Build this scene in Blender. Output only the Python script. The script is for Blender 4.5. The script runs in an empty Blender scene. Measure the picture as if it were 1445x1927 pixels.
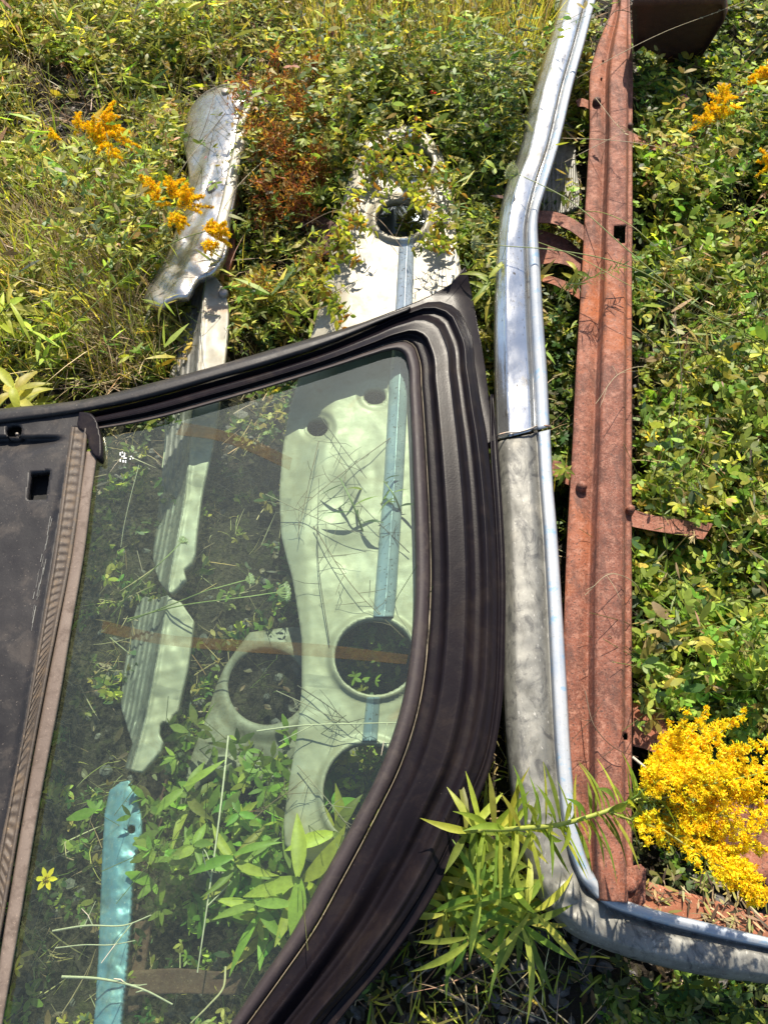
import bpy, math, random
import numpy as np
from mathutils import Vector, Matrix
rng = np.random.default_rng(7)
random.seed(7)
PI = math.pi
# ------------------------------------------------------------------ camera, sky, sun
scene = bpy.context.scene
W0, H0 = 1445.0, 1927.0
CAM_H = 1.62; DOWN = math.radians(60); FOVV = math.radians(67)
F = (H0 / 2) / math.tan(FOVV / 2)
cd = bpy.data.cameras.new('camera'); cam = bpy.data.objects.new('camera', cd)
scene.collection.objects.link(cam); scene.camera = cam
cam.location = (0, 0, CAM_H); cam.rotation_euler = (PI / 2 - DOWN, 0, 0)
cd.sensor_fit = 'VERTICAL'; cd.angle_y = FOVV; cd.sensor_fit = 'VERTICAL'
cd.clip_start = 0.02; cd.clip_end = 500
SUN_DIR = Vector((0.05, 0.69, 0.73)).normalized()
sun_el = math.asin(SUN_DIR.z); sun_az = math.atan2(SUN_DIR.x, SUN_DIR.y)
world = bpy.data.worlds.new('World'); scene.world = world; world.use_nodes = True
wn = world.node_tree.nodes; wl = world.node_tree.links
sky = wn.new('ShaderNodeTexSky'); sky.sky_type = 'NISHITA'; sky.sun_disc = False
sky.sun_elevation = sun_el; sky.sun_rotation = sun_az; sky.altitude = 100
bg = wn['Background']; bg.inputs['Strength'].default_value = 0.11
wl.new(sky.outputs['Color'], bg.inputs['Color'])
ld = bpy.data.lights.new('sun', 'SUN'); ld.energy = 5.0; ld.angle = math.radians(0.53); ld.color = (1.0, 0.91, 0.76)
lo = bpy.data.objects.new('sun', ld); scene.collection.objects.link(lo)
lo.rotation_euler = SUN_DIR.to_track_quat('Z', 'Y').to_euler()
vs = scene.view_settings; vs.view_transform = 'Standard'; vs.look = 'None'; vs.gamma = 1; vs.exposure = 0.85
scene.cycles.max_bounces = 8; scene.cycles.transparent_max_bounces = 12
scene.cycles.use_adaptive_sampling = True

# ------------------------------------------------------------------ geometry helpers
RC = np.array([[1, 0, 0], [0, math.sin(DOWN), -math.cos(DOWN) * -1], [0, 0, 0]], float)
FWD = np.array([0, math.cos(DOWN), -math.sin(DOWN)]); UPV = np.array([0, math.sin(DOWN), math.cos(DOWN)]); RT = np.array([1., 0, 0])
CAMP = np.array([0, 0, CAM_H])
def P(x, y, z):
    """point at height z that stands at photo position (x, y)"""
    x = np.asarray(x, float); y = np.asarray(y, float); z = np.asarray(z, float)
    d = FWD + ((x - W0 / 2) / F)[..., None] * RT - ((y - H0 / 2) / F)[..., None] * UPV
    t = (z - CAM_H) / d[..., 2]
    return CAMP + d * t[..., None]
def proj(p):
    q = p - CAMP; w = q @ FWD
    w = np.where(w < 0.02, 0.02, w)
    return W0 / 2 + F * (q @ RT) / w, H0 / 2 - F * (q @ UPV) / w
def inpoly(x, y, poly):
    x = np.asarray(x); y = np.asarray(y); r = np.zeros(x.shape, bool)
    n = len(poly)
    for i in range(n):
        x1, y1 = poly[i]; x2, y2 = poly[(i + 1) % n]
        if y1 == y2: continue
        c = ((y1 > y) != (y2 > y)) & (x < (x2 - x1) * (y - y1) / (y2 - y1) + x1)
        r ^= c
    return r
def spline(pts, n):
    """Catmull-Rom through the rows of pts, n samples evenly by chord length"""
    p = np.array(pts, float); m = len(p)
    if m == 2:
        t = np.linspace(0, 1, n)[:, None]; return p[0] * (1 - t) + p[1] * t
    d = np.r_[0, np.cumsum(np.linalg.norm(np.diff(p[:, :2], axis=0), axis=1))]
    s = np.linspace(0, d[-1], n); i = np.clip(np.searchsorted(d, s, 'right') - 1, 0, m - 2)
    h = (d[i + 1] - d[i]); t = ((s - d[i]) / h)[:, None]; h = h[:, None]
    g = np.gradient(p, d, axis=0)
    a, b = p[i], p[i + 1]
    return (2*t**3 - 3*t**2 + 1)*a + (t**3 - 2*t**2 + t)*h*g[i] + (-2*t**3 + 3*t**2)*b + (t**3 - t**2)*h*g[i + 1]
def smooth_poly(pts, per=4):
    return [tuple(q) for q in spline(list(pts) + [pts[0]], per * len(pts))[:-1]]
def circ(cx, cy, rx, ry=None, n=40, rot=0):
    ry = ry or rx; a = np.linspace(0, 2 * PI, n, endpoint=False)
    c, s = math.cos(rot), math.sin(rot)
    return [(cx + rx*math.cos(k)*c - ry*math.sin(k)*s, cy + rx*math.cos(k)*s + ry*math.sin(k)*c) for k in a]
def sm(e0, e1, x):
    t = np.clip((np.asarray(x, float) - e0) / (e1 - e0), 0, 1); return t * t * (3 - 2 * t)
_wn = [(rng.uniform(-1, 1, 2), rng.uniform(0, 6.28)) for _ in range(14)]
def wob(x, y, scale):
    """cheap smooth noise about -1..1 over photo positions"""
    r = 0
    for k, (v, ph) in enumerate(_wn):
        f = (1 + k * 0.35) / scale
        r = r + np.sin((x * v[0] + y * v[1]) * f * 4 + ph) / (1 + 0.35 * k)
    return r / 4.0
_vg = rng.random((8, 67, 67))
def vnoise(x, y, scale, seed=0):
    r = 0; amp = 0.6
    for o in range(3):
        u = np.abs(np.asarray(x) + 3000) / scale * 2**o; v = np.abs(np.asarray(y) + 3000) / scale * 2**o
        i = u.astype(int) % 66; j = v.astype(int) % 66; f = u % 1; g = v % 1; f = f*f*(3-2*f); g = g*g*(3-2*g); G = _vg[(seed + o) % 8]
        r = r + amp * (G[i, j]*(1-f)*(1-g) + G[i+1, j]*f*(1-g) + G[i, j+1]*(1-f)*g + G[i+1, j+1]*f*g); amp *= 0.5
    return r / 1.05
class Geo:
    def __init__(s): s.V = []; s.Q = []; s.C = []; s.n = 0
    def add(s, v, q, col):
        """v (N,m,3) copies of a patch, q (k,4) its quads, col (N,3) or (3,)"""
        v = np.asarray(v, float)
        if v.ndim == 2: v = v[None]
        N, m, _ = v.shape; q = np.asarray(q)
        if N == 0: return
        s.V.append(v.reshape(-1, 3)); s.Q.append((q[None] + (s.n + np.arange(N) * m)[:, None, None]).reshape(-1, 4)); s.n += N * m
        c = np.broadcast_to(np.asarray(col, float), (N, 3)); s.C.append(np.repeat(c, m, axis=0))
    def grid(s, v, nu, nv, col=(1, 1, 1), closed=False):
        """v (nu*nv,3) grid rows nu by nv"""
        q = []
        for i in range(nu - 1):
            for j in range(nv - (0 if closed else 1)):
                a = i * nv + j; b = i * nv + (j + 1) % nv
                q.append((a, b, b + nv, a + nv))
        s.add(np.asarray(v)[None], np.array(q), col)
    def build(s, name, mat, parent=None, smooth=True, origin=None, top=None):
        V = np.concatenate(s.V);
        if top is None and parent is not None and 'glass' in str(parent.get('label', '')) and 'frame' not in parent.name: top = ZF - 0.014
        if top is not None: V[:, 2] = np.minimum(V[:, 2], top + 0.0006 * np.sin(V[:, 0] * 900))
        Q = np.concatenate(s.Q); C = np.concatenate(s.C)
        o0 = np.array(parent.matrix_world.translation) if parent else (V.mean(0) if origin is None else np.array(origin))
        if parent: o0 = np.array(world_loc(parent))
        me = bpy.data.meshes.new(name)
        me.vertices.add(len(V)); me.vertices.foreach_set('co', (V - o0).astype(np.float32).ravel())
        me.loops.add(Q.size); me.loops.foreach_set('vertex_index', Q.astype(np.int32).ravel())
        me.polygons.add(len(Q)); me.polygons.foreach_set('loop_start', np.arange(0, Q.size, 4, dtype=np.int32))
        me.polygons.foreach_set('loop_total', np.full(len(Q), 4, np.int32))
        me.polygons.foreach_set('use_smooth', np.full(len(Q), smooth))
        at = me.color_attributes.new('tint', 'FLOAT_COLOR', 'POINT')
        at.data.foreach_set('color', np.c_[C, np.ones(len(C))].astype(np.float32).ravel())
        me.update(calc_edges=True); me.validate()
        return link(name, me, mat, parent, o0)
LOC = {}
def world_loc(o): return LOC[o.name]
def link(name, me, mat, parent, o0):
    o = bpy.data.objects.new(name, me); scene.collection.objects.link(o)
    if mat: me.materials.append(mat)
    if parent: o.parent = parent
    else: o.location = tuple(o0)
    LOC[o.name] = np.array(o0)
    return o
def tag(o, label=None, cat=None, group=None, kind=None):
    if label: o['label'] = label
    if cat: o['category'] = cat
    if group: o['group'] = group
    if kind: o['kind'] = kind
    return o
def thing(name, loc, label, cat, group=None):
    o = bpy.data.objects.new(name, None); scene.collection.objects.link(o); o.location = tuple(loc); LOC[o.name] = np.array(loc, float)
    o.empty_display_size = 0.05
    return tag(o, label, cat, group)
def solid(o, t, off=-1, bev=0):
    m = o.modifiers.new('thickness', 'SOLIDIFY'); m.thickness = t; m.offset = off
    if bev:
        b = o.modifiers.new('bevel', 'BEVEL'); b.width = bev; b.segments = 2; b.limit_method = 'ANGLE'; b.angle_limit = math.radians(50)
    return o
def pymesh(name, V, faces, mat, parent=None, smooth=True):
    V = np.asarray(V, float); o0 = world_loc(parent) if parent else V.mean(0)
    me = bpy.data.meshes.new(name); me.from_pydata([tuple(v) for v in (V - o0)], [], faces)
    for p in me.polygons: p.use_smooth = smooth
    me.update(); return link(name, me, mat, parent, o0)
def sheet(name, poly, zf, mat, parent=None, holes=(), step=5, skirt=0.0, hole_skirt=None, thick=0.002, smooth=True):
    """pressed metal sheet: outline, holes, a height for every point, edges and hole rims folded down"""
    px = [p[0] for p in poly]; py = [p[1] for p in poly]
    xs = np.arange(min(px) - step, max(px) + 2 * step, step); ys = np.arange(min(py) - step, max(py) + 2 * step, step)
    X, Y = np.meshgrid(xs, ys); cx = (X[:-1, :-1] + X[1:, 1:]) / 2; cy = (Y[:-1, :-1] + Y[1:, 1:]) / 2
    keep = inpoly(cx, cy, poly)
    for h in holes: keep &= ~inpoly(cx, cy, h)
    nx = len(xs); idx = np.arange(X.size).reshape(X.shape)
    q = np.stack([idx[:-1, :-1], idx[1:, :-1], idx[1:, 1:], idx[:-1, 1:]], -1)[keep]
    # boundary edges
    ed = {}
    for f in q:
        for k in range(4):
            a, b = int(f[k]), int(f[(k + 1) % 4])
            if (b, a) in ed: del ed[(b, a)]
            else: ed[(a, b)] = 1
    xf = X.ravel().copy(); yf = Y.ravel().copy()
    segs = []; owner = []
    for ci, pl in enumerate([poly] + list(holes)):
        pl = np.array(pl, float); n = np.roll(pl, -1, axis=0)
        for a, b in zip(pl, n): segs.append((a[0], a[1], b[0], b[1])); owner.append(ci)
    segs = np.array(segs); owner = np.array(owner); own = {}
    for v in {a for e in ed for a in e}:
        x, y = xf[v], yf[v]
        ax, ay, bx, by = segs.T; dx, dy = bx - ax, by - ay
        t = np.clip(((x - ax) * dx + (y - ay) * dy) / (dx * dx + dy * dy + 1e-9), 0, 1)
        qx, qy = ax + t * dx, ay + t * dy; d = (qx - x) ** 2 + (qy - y) ** 2; k = int(d.argmin())
        if d[k] < (1.6 * step) ** 2: xf[v], yf[v] = qx[k], qy[k]
        own[v] = owner[k]
    used = np.unique(q); remap = -np.ones(X.size, int); remap[used] = np.arange(len(used))
    ux, uy = xf[used], yf[used]; V = P(ux, uy, zf(ux, uy)); faces = [tuple(int(i) for i in remap[f]) for f in q]
    Vl = [V]; n = len(V); wall = {}
    def down(v, d):
        if v not in wall:
            nonlocal n
            w = V[remap[v]].copy(); w[2] -= d; Vl.append(w[None]); wall[v] = n; n += 1
        return wall[v]
    for (a, b) in ed:
        d = skirt if own[a] == 0 and own[b] == 0 else (hole_skirt if hole_skirt is not None else skirt)
        if d > 0: faces.append((int(remap[b]), int(remap[a]), down(a, d), down(b, d)))
    o = pymesh(name, np.concatenate(Vl), faces, mat, parent, smooth)
    if thick: solid(o, thick, -1)
    return o
def loft(name, A, B, prof, z0, mat, parent=None, n=120, across=4, thick=0.003, zjit=None, smooth=True, crisp=False):
    """sheet swept between two edge lines A and B (photo positions) with a cross-section prof [(t, dz)] at height z0"""
    m = max(len(A), len(B))
    assert len(A) == len(B), name
    AB = spline([tuple(a) + tuple(b) for a, b in zip(A, B)], n)
    pr = []
    for k in range(len(prof) - 1):
        for j in range(across):
            u = j / across; pr.append((prof[k][0] * (1 - u) + prof[k + 1][0] * u, prof[k][1] * (1 - u) + prof[k + 1][1] * u))
    pr.append(prof[-1]); pr = np.array(pr)
    # round the creases a little
    dz = pr[:, 1].copy()
    if not crisp: dz[1:-1] = 0.25 * pr[:-2, 1] + 0.5 * pr[1:-1, 1] + 0.25 * pr[2:, 1]
    t = pr[:, 0][None]; s = np.linspace(0, 1, n)[:, None]
    x = AB[:, 0:1] * (1 - t) + AB[:, 2:3] * t; y = AB[:, 1:2] * (1 - t) + AB[:, 3:4] * t
    zz = (z0(s) if callable(z0) else z0 + 0 * s) + dz[None]
    if zjit is not None: zz = zz + zjit(x, y, s, t)
    V = P(x, y, zz).reshape(-1, 3); nv = len(pr)
    faces = []
    for i in range(n - 1):
        for j in range(nv - 1):
            a = i * nv + j; faces.append((a, a + nv, a + nv + 1, a + 1))
    o = pymesh(name, V, faces, mat, parent, smooth)
    if thick: solid(o, thick, -1)
    return o
def tube_pts(geo, pts, rad, col=(1, 1, 1), sides=6):
    pts = np.asarray(pts, float)
    if pts.ndim == 2: pts = pts[None]
    N, K, _ = pts.shape; rad = np.broadcast_to(rad, (N, K))
    t = np.gradient(pts, axis=1); t /= np.linalg.norm(t, axis=2, keepdims=True) + 1e-9
    ref = np.where(np.abs(t[..., 2:3]) > 0.9, np.array([1., 0, 0]), np.array([0, 0, 1.]))
    a = np.cross(t, ref); a /= np.linalg.norm(a, axis=2, keepdims=True) + 1e-9; b = np.cross(t, a)
    th = np.arange(sides) * 2 * PI / sides
    v = pts[:, :, None] + (a[:, :, None] * np.cos(th)[None, None, :, None] + b[:, :, None] * np.sin(th)[None, None, :, None]) * rad[:, :, None, None]
    q = [(i*sides + j, i*sides + (j+1) % sides, (i+1)*sides + (j+1) % sides, (i+1)*sides + j) for i in range(K-1) for j in range(sides)]
    geo.add(v.reshape(N, K * sides, 3), q, col)
def nrm(v): return v / (np.linalg.norm(v, axis=-1, keepdims=True) + 1e-9)
def strips(geo, pos, d, nn, L, Wd, bend, prof, col, fold=0.0, side_bend=0.0, droop=0.0):
    """leaf blades: base pos, axis d, face normal nn; bend curls away from nn, droop pulls down, fold creases the midrib"""
    pos = np.asarray(pos, float); N = len(pos)
    if N == 0: return
    d = nrm(np.broadcast_to(d, (N, 3))); nn = np.broadcast_to(nn, (N, 3)); sd = nrm(np.cross(d, nn)); nn = nrm(np.cross(sd, d))
    L = np.broadcast_to(L, (N,)); Wd = np.broadcast_to(Wd, (N,)); bend = np.broadcast_to(bend, (N,)); sb = np.broadcast_to(side_bend, (N,)); dr = np.broadcast_to(droop, (N,))
    K = len(prof); t = np.linspace(0, 1, K)
    c = pos[:, None] + d[:, None] * (L[:, None] * t)[..., None] - nn[:, None] * (L * bend)[:, None, None] * (t**2)[None, :, None] + sd[:, None] * (L * sb)[:, None, None] * (t**2)[None, :, None]
    c = c - np.array([0, 0, 1.]) * (L * dr)[:, None, None] * (t**2)[None, :, None]
    w = (Wd[:, None] * np.asarray(prof)[None] / 2)[..., None]
    e1 = c - sd[:, None] * w; e2 = c + sd[:, None] * w
    if fold:
        mid = c - nn[:, None] * w * fold
        v = np.stack([e1, mid, e2], 2).reshape(N, K * 3, 3)
        q = [(k*3 + j, k*3 + j + 1, k*3 + 4 + j, k*3 + 3 + j) for k in range(K-1) for j in (0, 1)]
    else:
        v = np.stack([e1, e2], 2).reshape(N, K * 2, 3)
        q = [(k*2, k*2 + 1, k*2 + 3, k*2 + 2) for k in range(K-1)]
    geo.add(v, q, col)
def rcol(base, N, jit=0.25, hue=0.12):
    base = np.asarray(base, float); l = np.exp(rng.normal(0, jit, (N, 1))); h = 1 + rng.normal(0, hue, (N, 3))
    return np.clip(base * l * h, 0.002, 0.95)
def mixcol(cols, wts, N, jit=0.22):
    k = rng.choice(len(cols), N, p=np.array(wts) / sum(wts)); return rcol(np.array(cols)[k], N, jit, 0.08)

# ------------------------------------------------------------------ materials
def newmat(name):
    m = bpy.data.materials.new(name); m.use_nodes = True; nt = m.node_tree; nt.nodes.clear()
    out = nt.nodes.new('ShaderNodeOutputMaterial'); return m, nt, out
def N_(nt, typ, **kw):
    n = nt.nodes.new(typ)
    for k, v in kw.items():
        if k.startswith('_'): setattr(n, k[1:], v)
        else: n.inputs[k.replace('_', ' ')].default_value = v
    return n
def ramp(nt, fac, stops, interp='LINEAR'):
    r = nt.nodes.new('ShaderNodeValToRGB'); r.color_ramp.interpolation = interp; e = r.color_ramp.elements
    while len(e) < len(stops): e.new(0.5)
    for k, (p, c) in enumerate(stops):
        e[k].position = p; e[k].color = (*(c if hasattr(c, '__len__') else (c, c, c)), 1)
    nt.links.new(fac, r.inputs['Fac']); return r
def noise(nt, co, scale, detail=6, rough=0.6, dist=0.0):
    n = N_(nt, 'ShaderNodeTexNoise', Scale=scale, Detail=detail, Roughness=rough, Distortion=dist); nt.links.new(co, n.inputs['Vector']); return n
def coords(nt, scale=(1, 1, 1), rot=(0, 0, 0)):
    tc = nt.nodes.new('ShaderNodeTexCoord'); mp = nt.nodes.new('ShaderNodeMapping')
    mp.inputs['Scale'].default_value = scale; mp.inputs['Rotation'].default_value = rot
    nt.links.new(tc.outputs['Object'], mp.inputs['Vector']); return mp.outputs['Vector']
def mixc(nt, fac, a, b, typ='MIX'):
    n = nt.nodes.new('ShaderNodeMix'); n.data_type = 'RGBA'; n.blend_type = typ
    for sk, v in ((0, fac), (6, a), (7, b)):
        if hasattr(v, 'is_linked') or hasattr(v, 'links'): nt.links.new(v, n.inputs[sk])
        elif hasattr(v, '__len__'): n.inputs[sk].default_value = (*v, 1)
        else: n.inputs[sk].default_value = v
    return n.outputs[2]
def surface(name, big, mid, small, metallic=0.0, rough=(0.4, 0.6), bump=0.2, bscale=60, scales=(6, 30, 220), stretch=(1, 1, 1), spec=0.5, coat=0, bdist=0.002, midw=(0.5, 0.62), smallw=(0.62, 0.7), extra=None):
    """weathered surface: ground colour ramp, blotches, specks, varied gloss, fine bump"""
    m, nt, out = newmat(name); co = coords(nt, stretch)
    n1 = noise(nt, co, scales[0], 8, 0.65); n2 = noise(nt, co, scales[1], 8, 0.7, 0.4); n3 = noise(nt, co, scales[2], 4, 0.6)
    c = ramp(nt, n1.outputs['Fac'], big).outputs['Color']
    f2 = ramp(nt, n2.outputs['Fac'], [(midw[0], 0), (midw[1], 1)]).outputs['Color']; c = mixc(nt, f2, c, mid)
    f3 = ramp(nt, n3.outputs['Fac'], [(smallw[0], 0), (smallw[1], 1)]).outputs['Color']; c = mixc(nt, f3, c, small)
    if extra: c = extra(nt, co, c)
    p = N_(nt, 'ShaderNodeBsdfPrincipled', Metallic=metallic); p.inputs['Specular IOR Level'].default_value = spec; p.inputs['Coat Weight'].default_value = coat
    nt.links.new(c, p.inputs['Base Color'])
    r = ramp(nt, n2.outputs['Fac'], [(0.3, rough[0]), (0.7, rough[1])]); nt.links.new(r.outputs['Color'], p.inputs['Roughness'])
    nb = noise(nt, co, bscale, 8, 0.65); bp = N_(nt, 'ShaderNodeBump', Strength=bump, Distance=bdist); nt.links.new(nb.outputs['Fac'], bp.inputs['Height']); nt.links.new(bp.outputs['Normal'], p.inputs['Normal'])
    nt.links.new(p.outputs['BSDF'], out.inputs['Surface']); return m
def leafmat(name, trans=0.4, rough=0.45, spec=0.3, gain=1.0, tcol=(1.35, 1.25, 0.65)):
    m, nt, out = newmat(name)
    at = nt.nodes.new('ShaderNodeAttribute'); at.attribute_name = 'tint'; c = at.outputs['Color']
    nz = noise(nt, coords(nt), 90, 3, 0.6); v = ramp(nt, nz.outputs['Fac'], [(0.3, 0.8), (0.7, 1.15)]).outputs['Color']
    c = mixc(nt, 1.0, c, v, 'MULTIPLY')
    p = N_(nt, 'ShaderNodeBsdfPrincipled', Roughness=rough); p.inputs['Specular IOR Level'].default_value = spec; nt.links.new(c, p.inputs['Base Color'])
    t = nt.nodes.new('ShaderNodeBsdfTranslucent'); nt.links.new(mixc(nt, 1.0, c, tcol, 'MULTIPLY'), t.inputs['Color'])
    mx = N_(nt, 'ShaderNodeMixShader', Fac=trans); nt.links.new(p.outputs[0], mx.inputs[1]); nt.links.new(t.outputs[0], mx.inputs[2])
    nt.links.new(mx.outputs[0], out.inputs['Surface']); return m
M = {}
M['leaf'] = leafmat('leaf', 0.5)
M['straw'] = leafmat('straw', 0.2, 0.5, 0.4, tcol=(1.1, 1, 0.8))
M['petal'] = leafmat('petal', 0.35, 0.55, 0.2, tcol=(1.2, 1.1, 0.5))
M['stem'] = leafmat('stem', 0.1, 0.45, 0.4)
M['soil'] = surface('soil', [(0.3, (0.012, 0.010, 0.008)), (0.7, (0.05, 0.04, 0.03))], (0.05, 0.05, 0.02), (0.10, 0.085, 0.065), rough=(0.8, 0.95), bump=1.0, bscale=80, bdist=0.02, spec=0.2, scales=(9, 40, 200))
M['stone'] = surface('stone', [(0.3, (0.035, 0.035, 0.037)), (0.7, (0.10, 0.095, 0.09))], (0.13, 0.12, 0.11), (0.2, 0.19, 0.17), rough=(0.6, 0.85), bump=0.6, scales=(14, 50, 300))
def stain(nt, co, c):
    n = noise(nt, co, 3.2, 5, 0.6, 0.8); f = ramp(nt, n.outputs['Fac'], [(0.50, 0), (0.66, 0.8)]).outputs['Color']
    c = mixc(nt, f, c, (0.34, 0.095, 0.026))
    # pale flaking mottle and darker scale
    n = noise(nt, co, 52, 8, 0.8, 0.3); f = ramp(nt, n.outputs['Fac'], [(0.51, 0), (0.60, 0.6)]).outputs['Color']; c = mixc(nt, f, c, (0.38, 0.18, 0.12))
    n = noise(nt, coords(nt, (3, 1, 3)), 9, 8, 0.75, 0.2); f = ramp(nt, n.outputs['Fac'], [(0.50, 0), (0.64, 0.8)]).outputs['Color']; c = mixc(nt, f, c, (0.075, 0.028, 0.018))
    n = noise(nt, co, 240, 3, 0.5); f = ramp(nt, n.outputs['Fac'], [(0.60, 0), (0.66, 0.85)]).outputs['Color']; return mixc(nt, f, c, (0.05, 0.022, 0.016))
M['rust'] = surface('rust', [(0.3, (0.105, 0.030, 0.015)), (0.48, (0.19, 0.055, 0.027)), (0.7, (0.28, 0.098, 0.055))], (0.10, 0.034, 0.021), (0.30, 0.165, 0.12), rough=(0.65, 0.9), bump=0.6, bscale=190, scales=(6, 38, 330), bdist=0.003, midw=(0.48, 0.64), smallw=(0.50, 0.80), extra=stain)
M['rust_dark'] = surface('rust_dark', [(0.3, (0.04, 0.018, 0.013)), (0.7, (0.10, 0.042, 0.028))], (0.06, 0.025, 0.018), (0.16, 0.09, 0.06), rough=(0.7, 0.9), bump=0.5, bscale=120)
M['rust_orange'] = surface('rust_orange', [(0.3, (0.20, 0.07, 0.035)), (0.7, (0.36, 0.15, 0.08))], (0.3, 0.10, 0.05), (0.65, 0.42, 0.3), rough=(0.7, 0.9), bump=0.5, bscale=120)
def aged(nt, co, c):
    n = noise(nt, co, 5, 7, 0.7, 0.8); f = ramp(nt, n.outputs['Fac'], [(0.38, 0), (0.58, 0.85)]).outputs['Color']
    sx = nt.nodes.new('ShaderNodeSeparateXYZ'); nt.links.new(coords(nt), sx.inputs[0]); k = ramp(nt, sx.outputs['Y'], [(0.62, 0.12), (0.85, 1)]).outputs['Color']
    f = mixc(nt, 1.0, f, k, 'MULTIPLY'); c = mixc(nt, f, c, (0.30, 0.27, 0.215))
    n = noise(nt, coords(nt, (14, 1.2, 14)), 2.0, 6, 0.7); f = ramp(nt, n.outputs['Fac'], [(0.62, 0), (0.76, 0.6)]).outputs['Color']; return mixc(nt, f, c, (0.14, 0.12, 0.09))
M['chrome'] = surface('chrome', [(0.3, (0.50, 0.51, 0.52)), (0.7, (0.62, 0.64, 0.66))], (0.26, 0.23, 0.18), (0.20, 0.17, 0.13), extra=aged, metallic=0.85, rough=(0.10, 0.34), bump=0.22, bscale=14, scales=(7, 22, 160), stretch=(1, 0.45, 1), bdist=0.006, midw=(0.55, 0.72))
def aged2(nt, co, c):
    n = noise(nt, coords(nt, (1, 0.6, 1), (0, 0, 0.7)), 26, 8, 0.75, 1.5); f = ramp(nt, n.outputs['Fac'], [(0.50, 0), (0.62, 0.85)]).outputs['Color']; c = mixc(nt, f, c, (0.055, 0.055, 0.055))
    n = noise(nt, co, 13, 6, 0.7, 0.6); f = ramp(nt, n.outputs['Fac'], [(0.56, 0), (0.70, 0.8)]).outputs['Color']; return mixc(nt, f, c, (0.27, 0.255, 0.215))
M['old_chrome'] = surface('old_chrome', [(0.3, (0.40, 0.37, 0.33)), (0.7, (0.60, 0.59, 0.57))], (0.26, 0.20, 0.14), (0.42, 0.38, 0.32), metallic=0.85, rough=(0.16, 0.42), bump=0.4, bscale=22, scales=(9, 24, 150), bdist=0.006, midw=(0.5, 0.66))
M['chrome_dull'] = surface('chrome_dull', [(0.3, (0.13, 0.128, 0.115)), (0.7, (0.24, 0.236, 0.21))], (0.10, 0.097, 0.085), (0.34, 0.33, 0.30), extra=aged2, metallic=0.25, rough=(0.45, 0.68), bump=0.3, bscale=26, scales=(8, 20, 150), stretch=(1, 0.5, 1), bdist=0.004, midw=(0.5, 0.7))
M['flange'] = surface('flange', [(0.35, (0.27, 0.31, 0.37)), (0.6, (0.38, 0.395, 0.41))], (0.20, 0.31, 0.42), (0.25, 0.26, 0.26), metallic=0.1, rough=(0.35, 0.55), bump=0.2, scales=(10, 26, 200), midw=(0.56, 0.62))
def grime(nt, co, c):
    n = noise(nt, co, 11, 8, 0.75, 1.2); f = ramp(nt, n.outputs['Fac'], [(0.53, 0), (0.70, 0.75)]).outputs['Color']; c = mixc(nt, f, c, (0.22, 0.18, 0.11))
    n = noise(nt, coords(nt, (1, 0.25, 1), (0, 0, 0.4)), 60, 6, 0.7); f = ramp(nt, n.outputs['Fac'], [(0.60, 0), (0.72, 0.6)]).outputs['Color']; c = mixc(nt, f, c, (0.20, 0.19, 0.16))
    n = noise(nt, co, 4.5, 4, 0.6, 2.0); f = ramp(nt, n.outputs['Fac'], [(0.64, 0), (0.72, 0.5)]).outputs['Color']; return mixc(nt, f, c, (0.24, 0.11, 0.04))
M['alu'] = surface('alu', [(0.3, (0.215, 0.19, 0.13)), (0.5, (0.28, 0.255, 0.19)), (0.7, (0.33, 0.315, 0.26))], (0.25, 0.225, 0.16), (0.22, 0.19, 0.13), extra=grime, metallic=0.1, rough=(0.42, 0.6), bump=0.25, bscale=30, scales=(7, 24, 190), midw=(0.56, 0.75), smallw=(0.7, 0.76))
M['alu_dirty'] = surface('alu_dirty', [(0.3, (0.12, 0.115, 0.085)), (0.6, (0.20, 0.19, 0.15))], (0.10, 0.09, 0.06), (0.10, 0.08, 0.05), extra=grime, rough=(0.5, 0.7), bump=0.3, midw=(0.45, 0.62))
M['galv'] = surface('galv', [(0.3, (0.25, 0.31, 0.37)), (0.7, (0.35, 0.41, 0.47))], (0.36, 0.41, 0.45), (0.14, 0.14, 0.135), metallic=0.45, rough=(0.28, 0.45), bump=0.25, bscale=40, scales=(8, 30, 130), smallw=(0.60, 0.66))
def chips(nt, co, c):
    n = noise(nt, co, 28, 8, 0.75, 0.8); f = ramp(nt, n.outputs['Fac'], [(0.56, 0), (0.66, 0.7)]).outputs['Color']; c = mixc(nt, f, c, (0.30, 0.36, 0.36))
    n = noise(nt, co, 34, 8, 0.8, 0.3); f = ramp(nt, n.outputs['Fac'], [(0.62, 0), (0.66, 0.9)]).outputs['Color']; c = mixc(nt, f, c, (0.09, 0.05, 0.03))
    n = noise(nt, coords(nt, (3, 1, 1)), 9, 6, 0.7, 0.5); f = ramp(nt, n.outputs['Fac'], [(0.48, 0), (0.66, 0.7)]).outputs['Color']; return mixc(nt, f, c, (0.10, 0.16, 0.15))
M['blue'] = surface('blue', [(0.3, (0.11, 0.24, 0.34)), (0.7, (0.20, 0.36, 0.46))], (0.18, 0.31, 0.37), (0.4, 0.5, 0.52), extra=chips, metallic=0.25, rough=(0.35, 0.5), bump=0.2, bscale=30)
def dusty(nt, co, c):
    n = noise(nt, co, 5, 8, 0.7, 1.0); f = ramp(nt, n.outputs['Fac'], [(0.55, 0), (0.75, 0.22)]).outputs['Color']
    return mixc(nt, f, c, (0.06, 0.045, 0.03))
M['black'] = surface('black', [(0.3, (0.007, 0.006, 0.008)), (0.7, (0.012, 0.009, 0.011))], (0.018, 0.013, 0.013), (0.06, 0.05, 0.045), rough=(0.26, 0.38), bump=0.12, bscale=240, scales=(4, 20, 260), smallw=(0.68, 0.76), midw=(0.5, 0.7), extra=dusty, spec=0.085)
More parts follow.
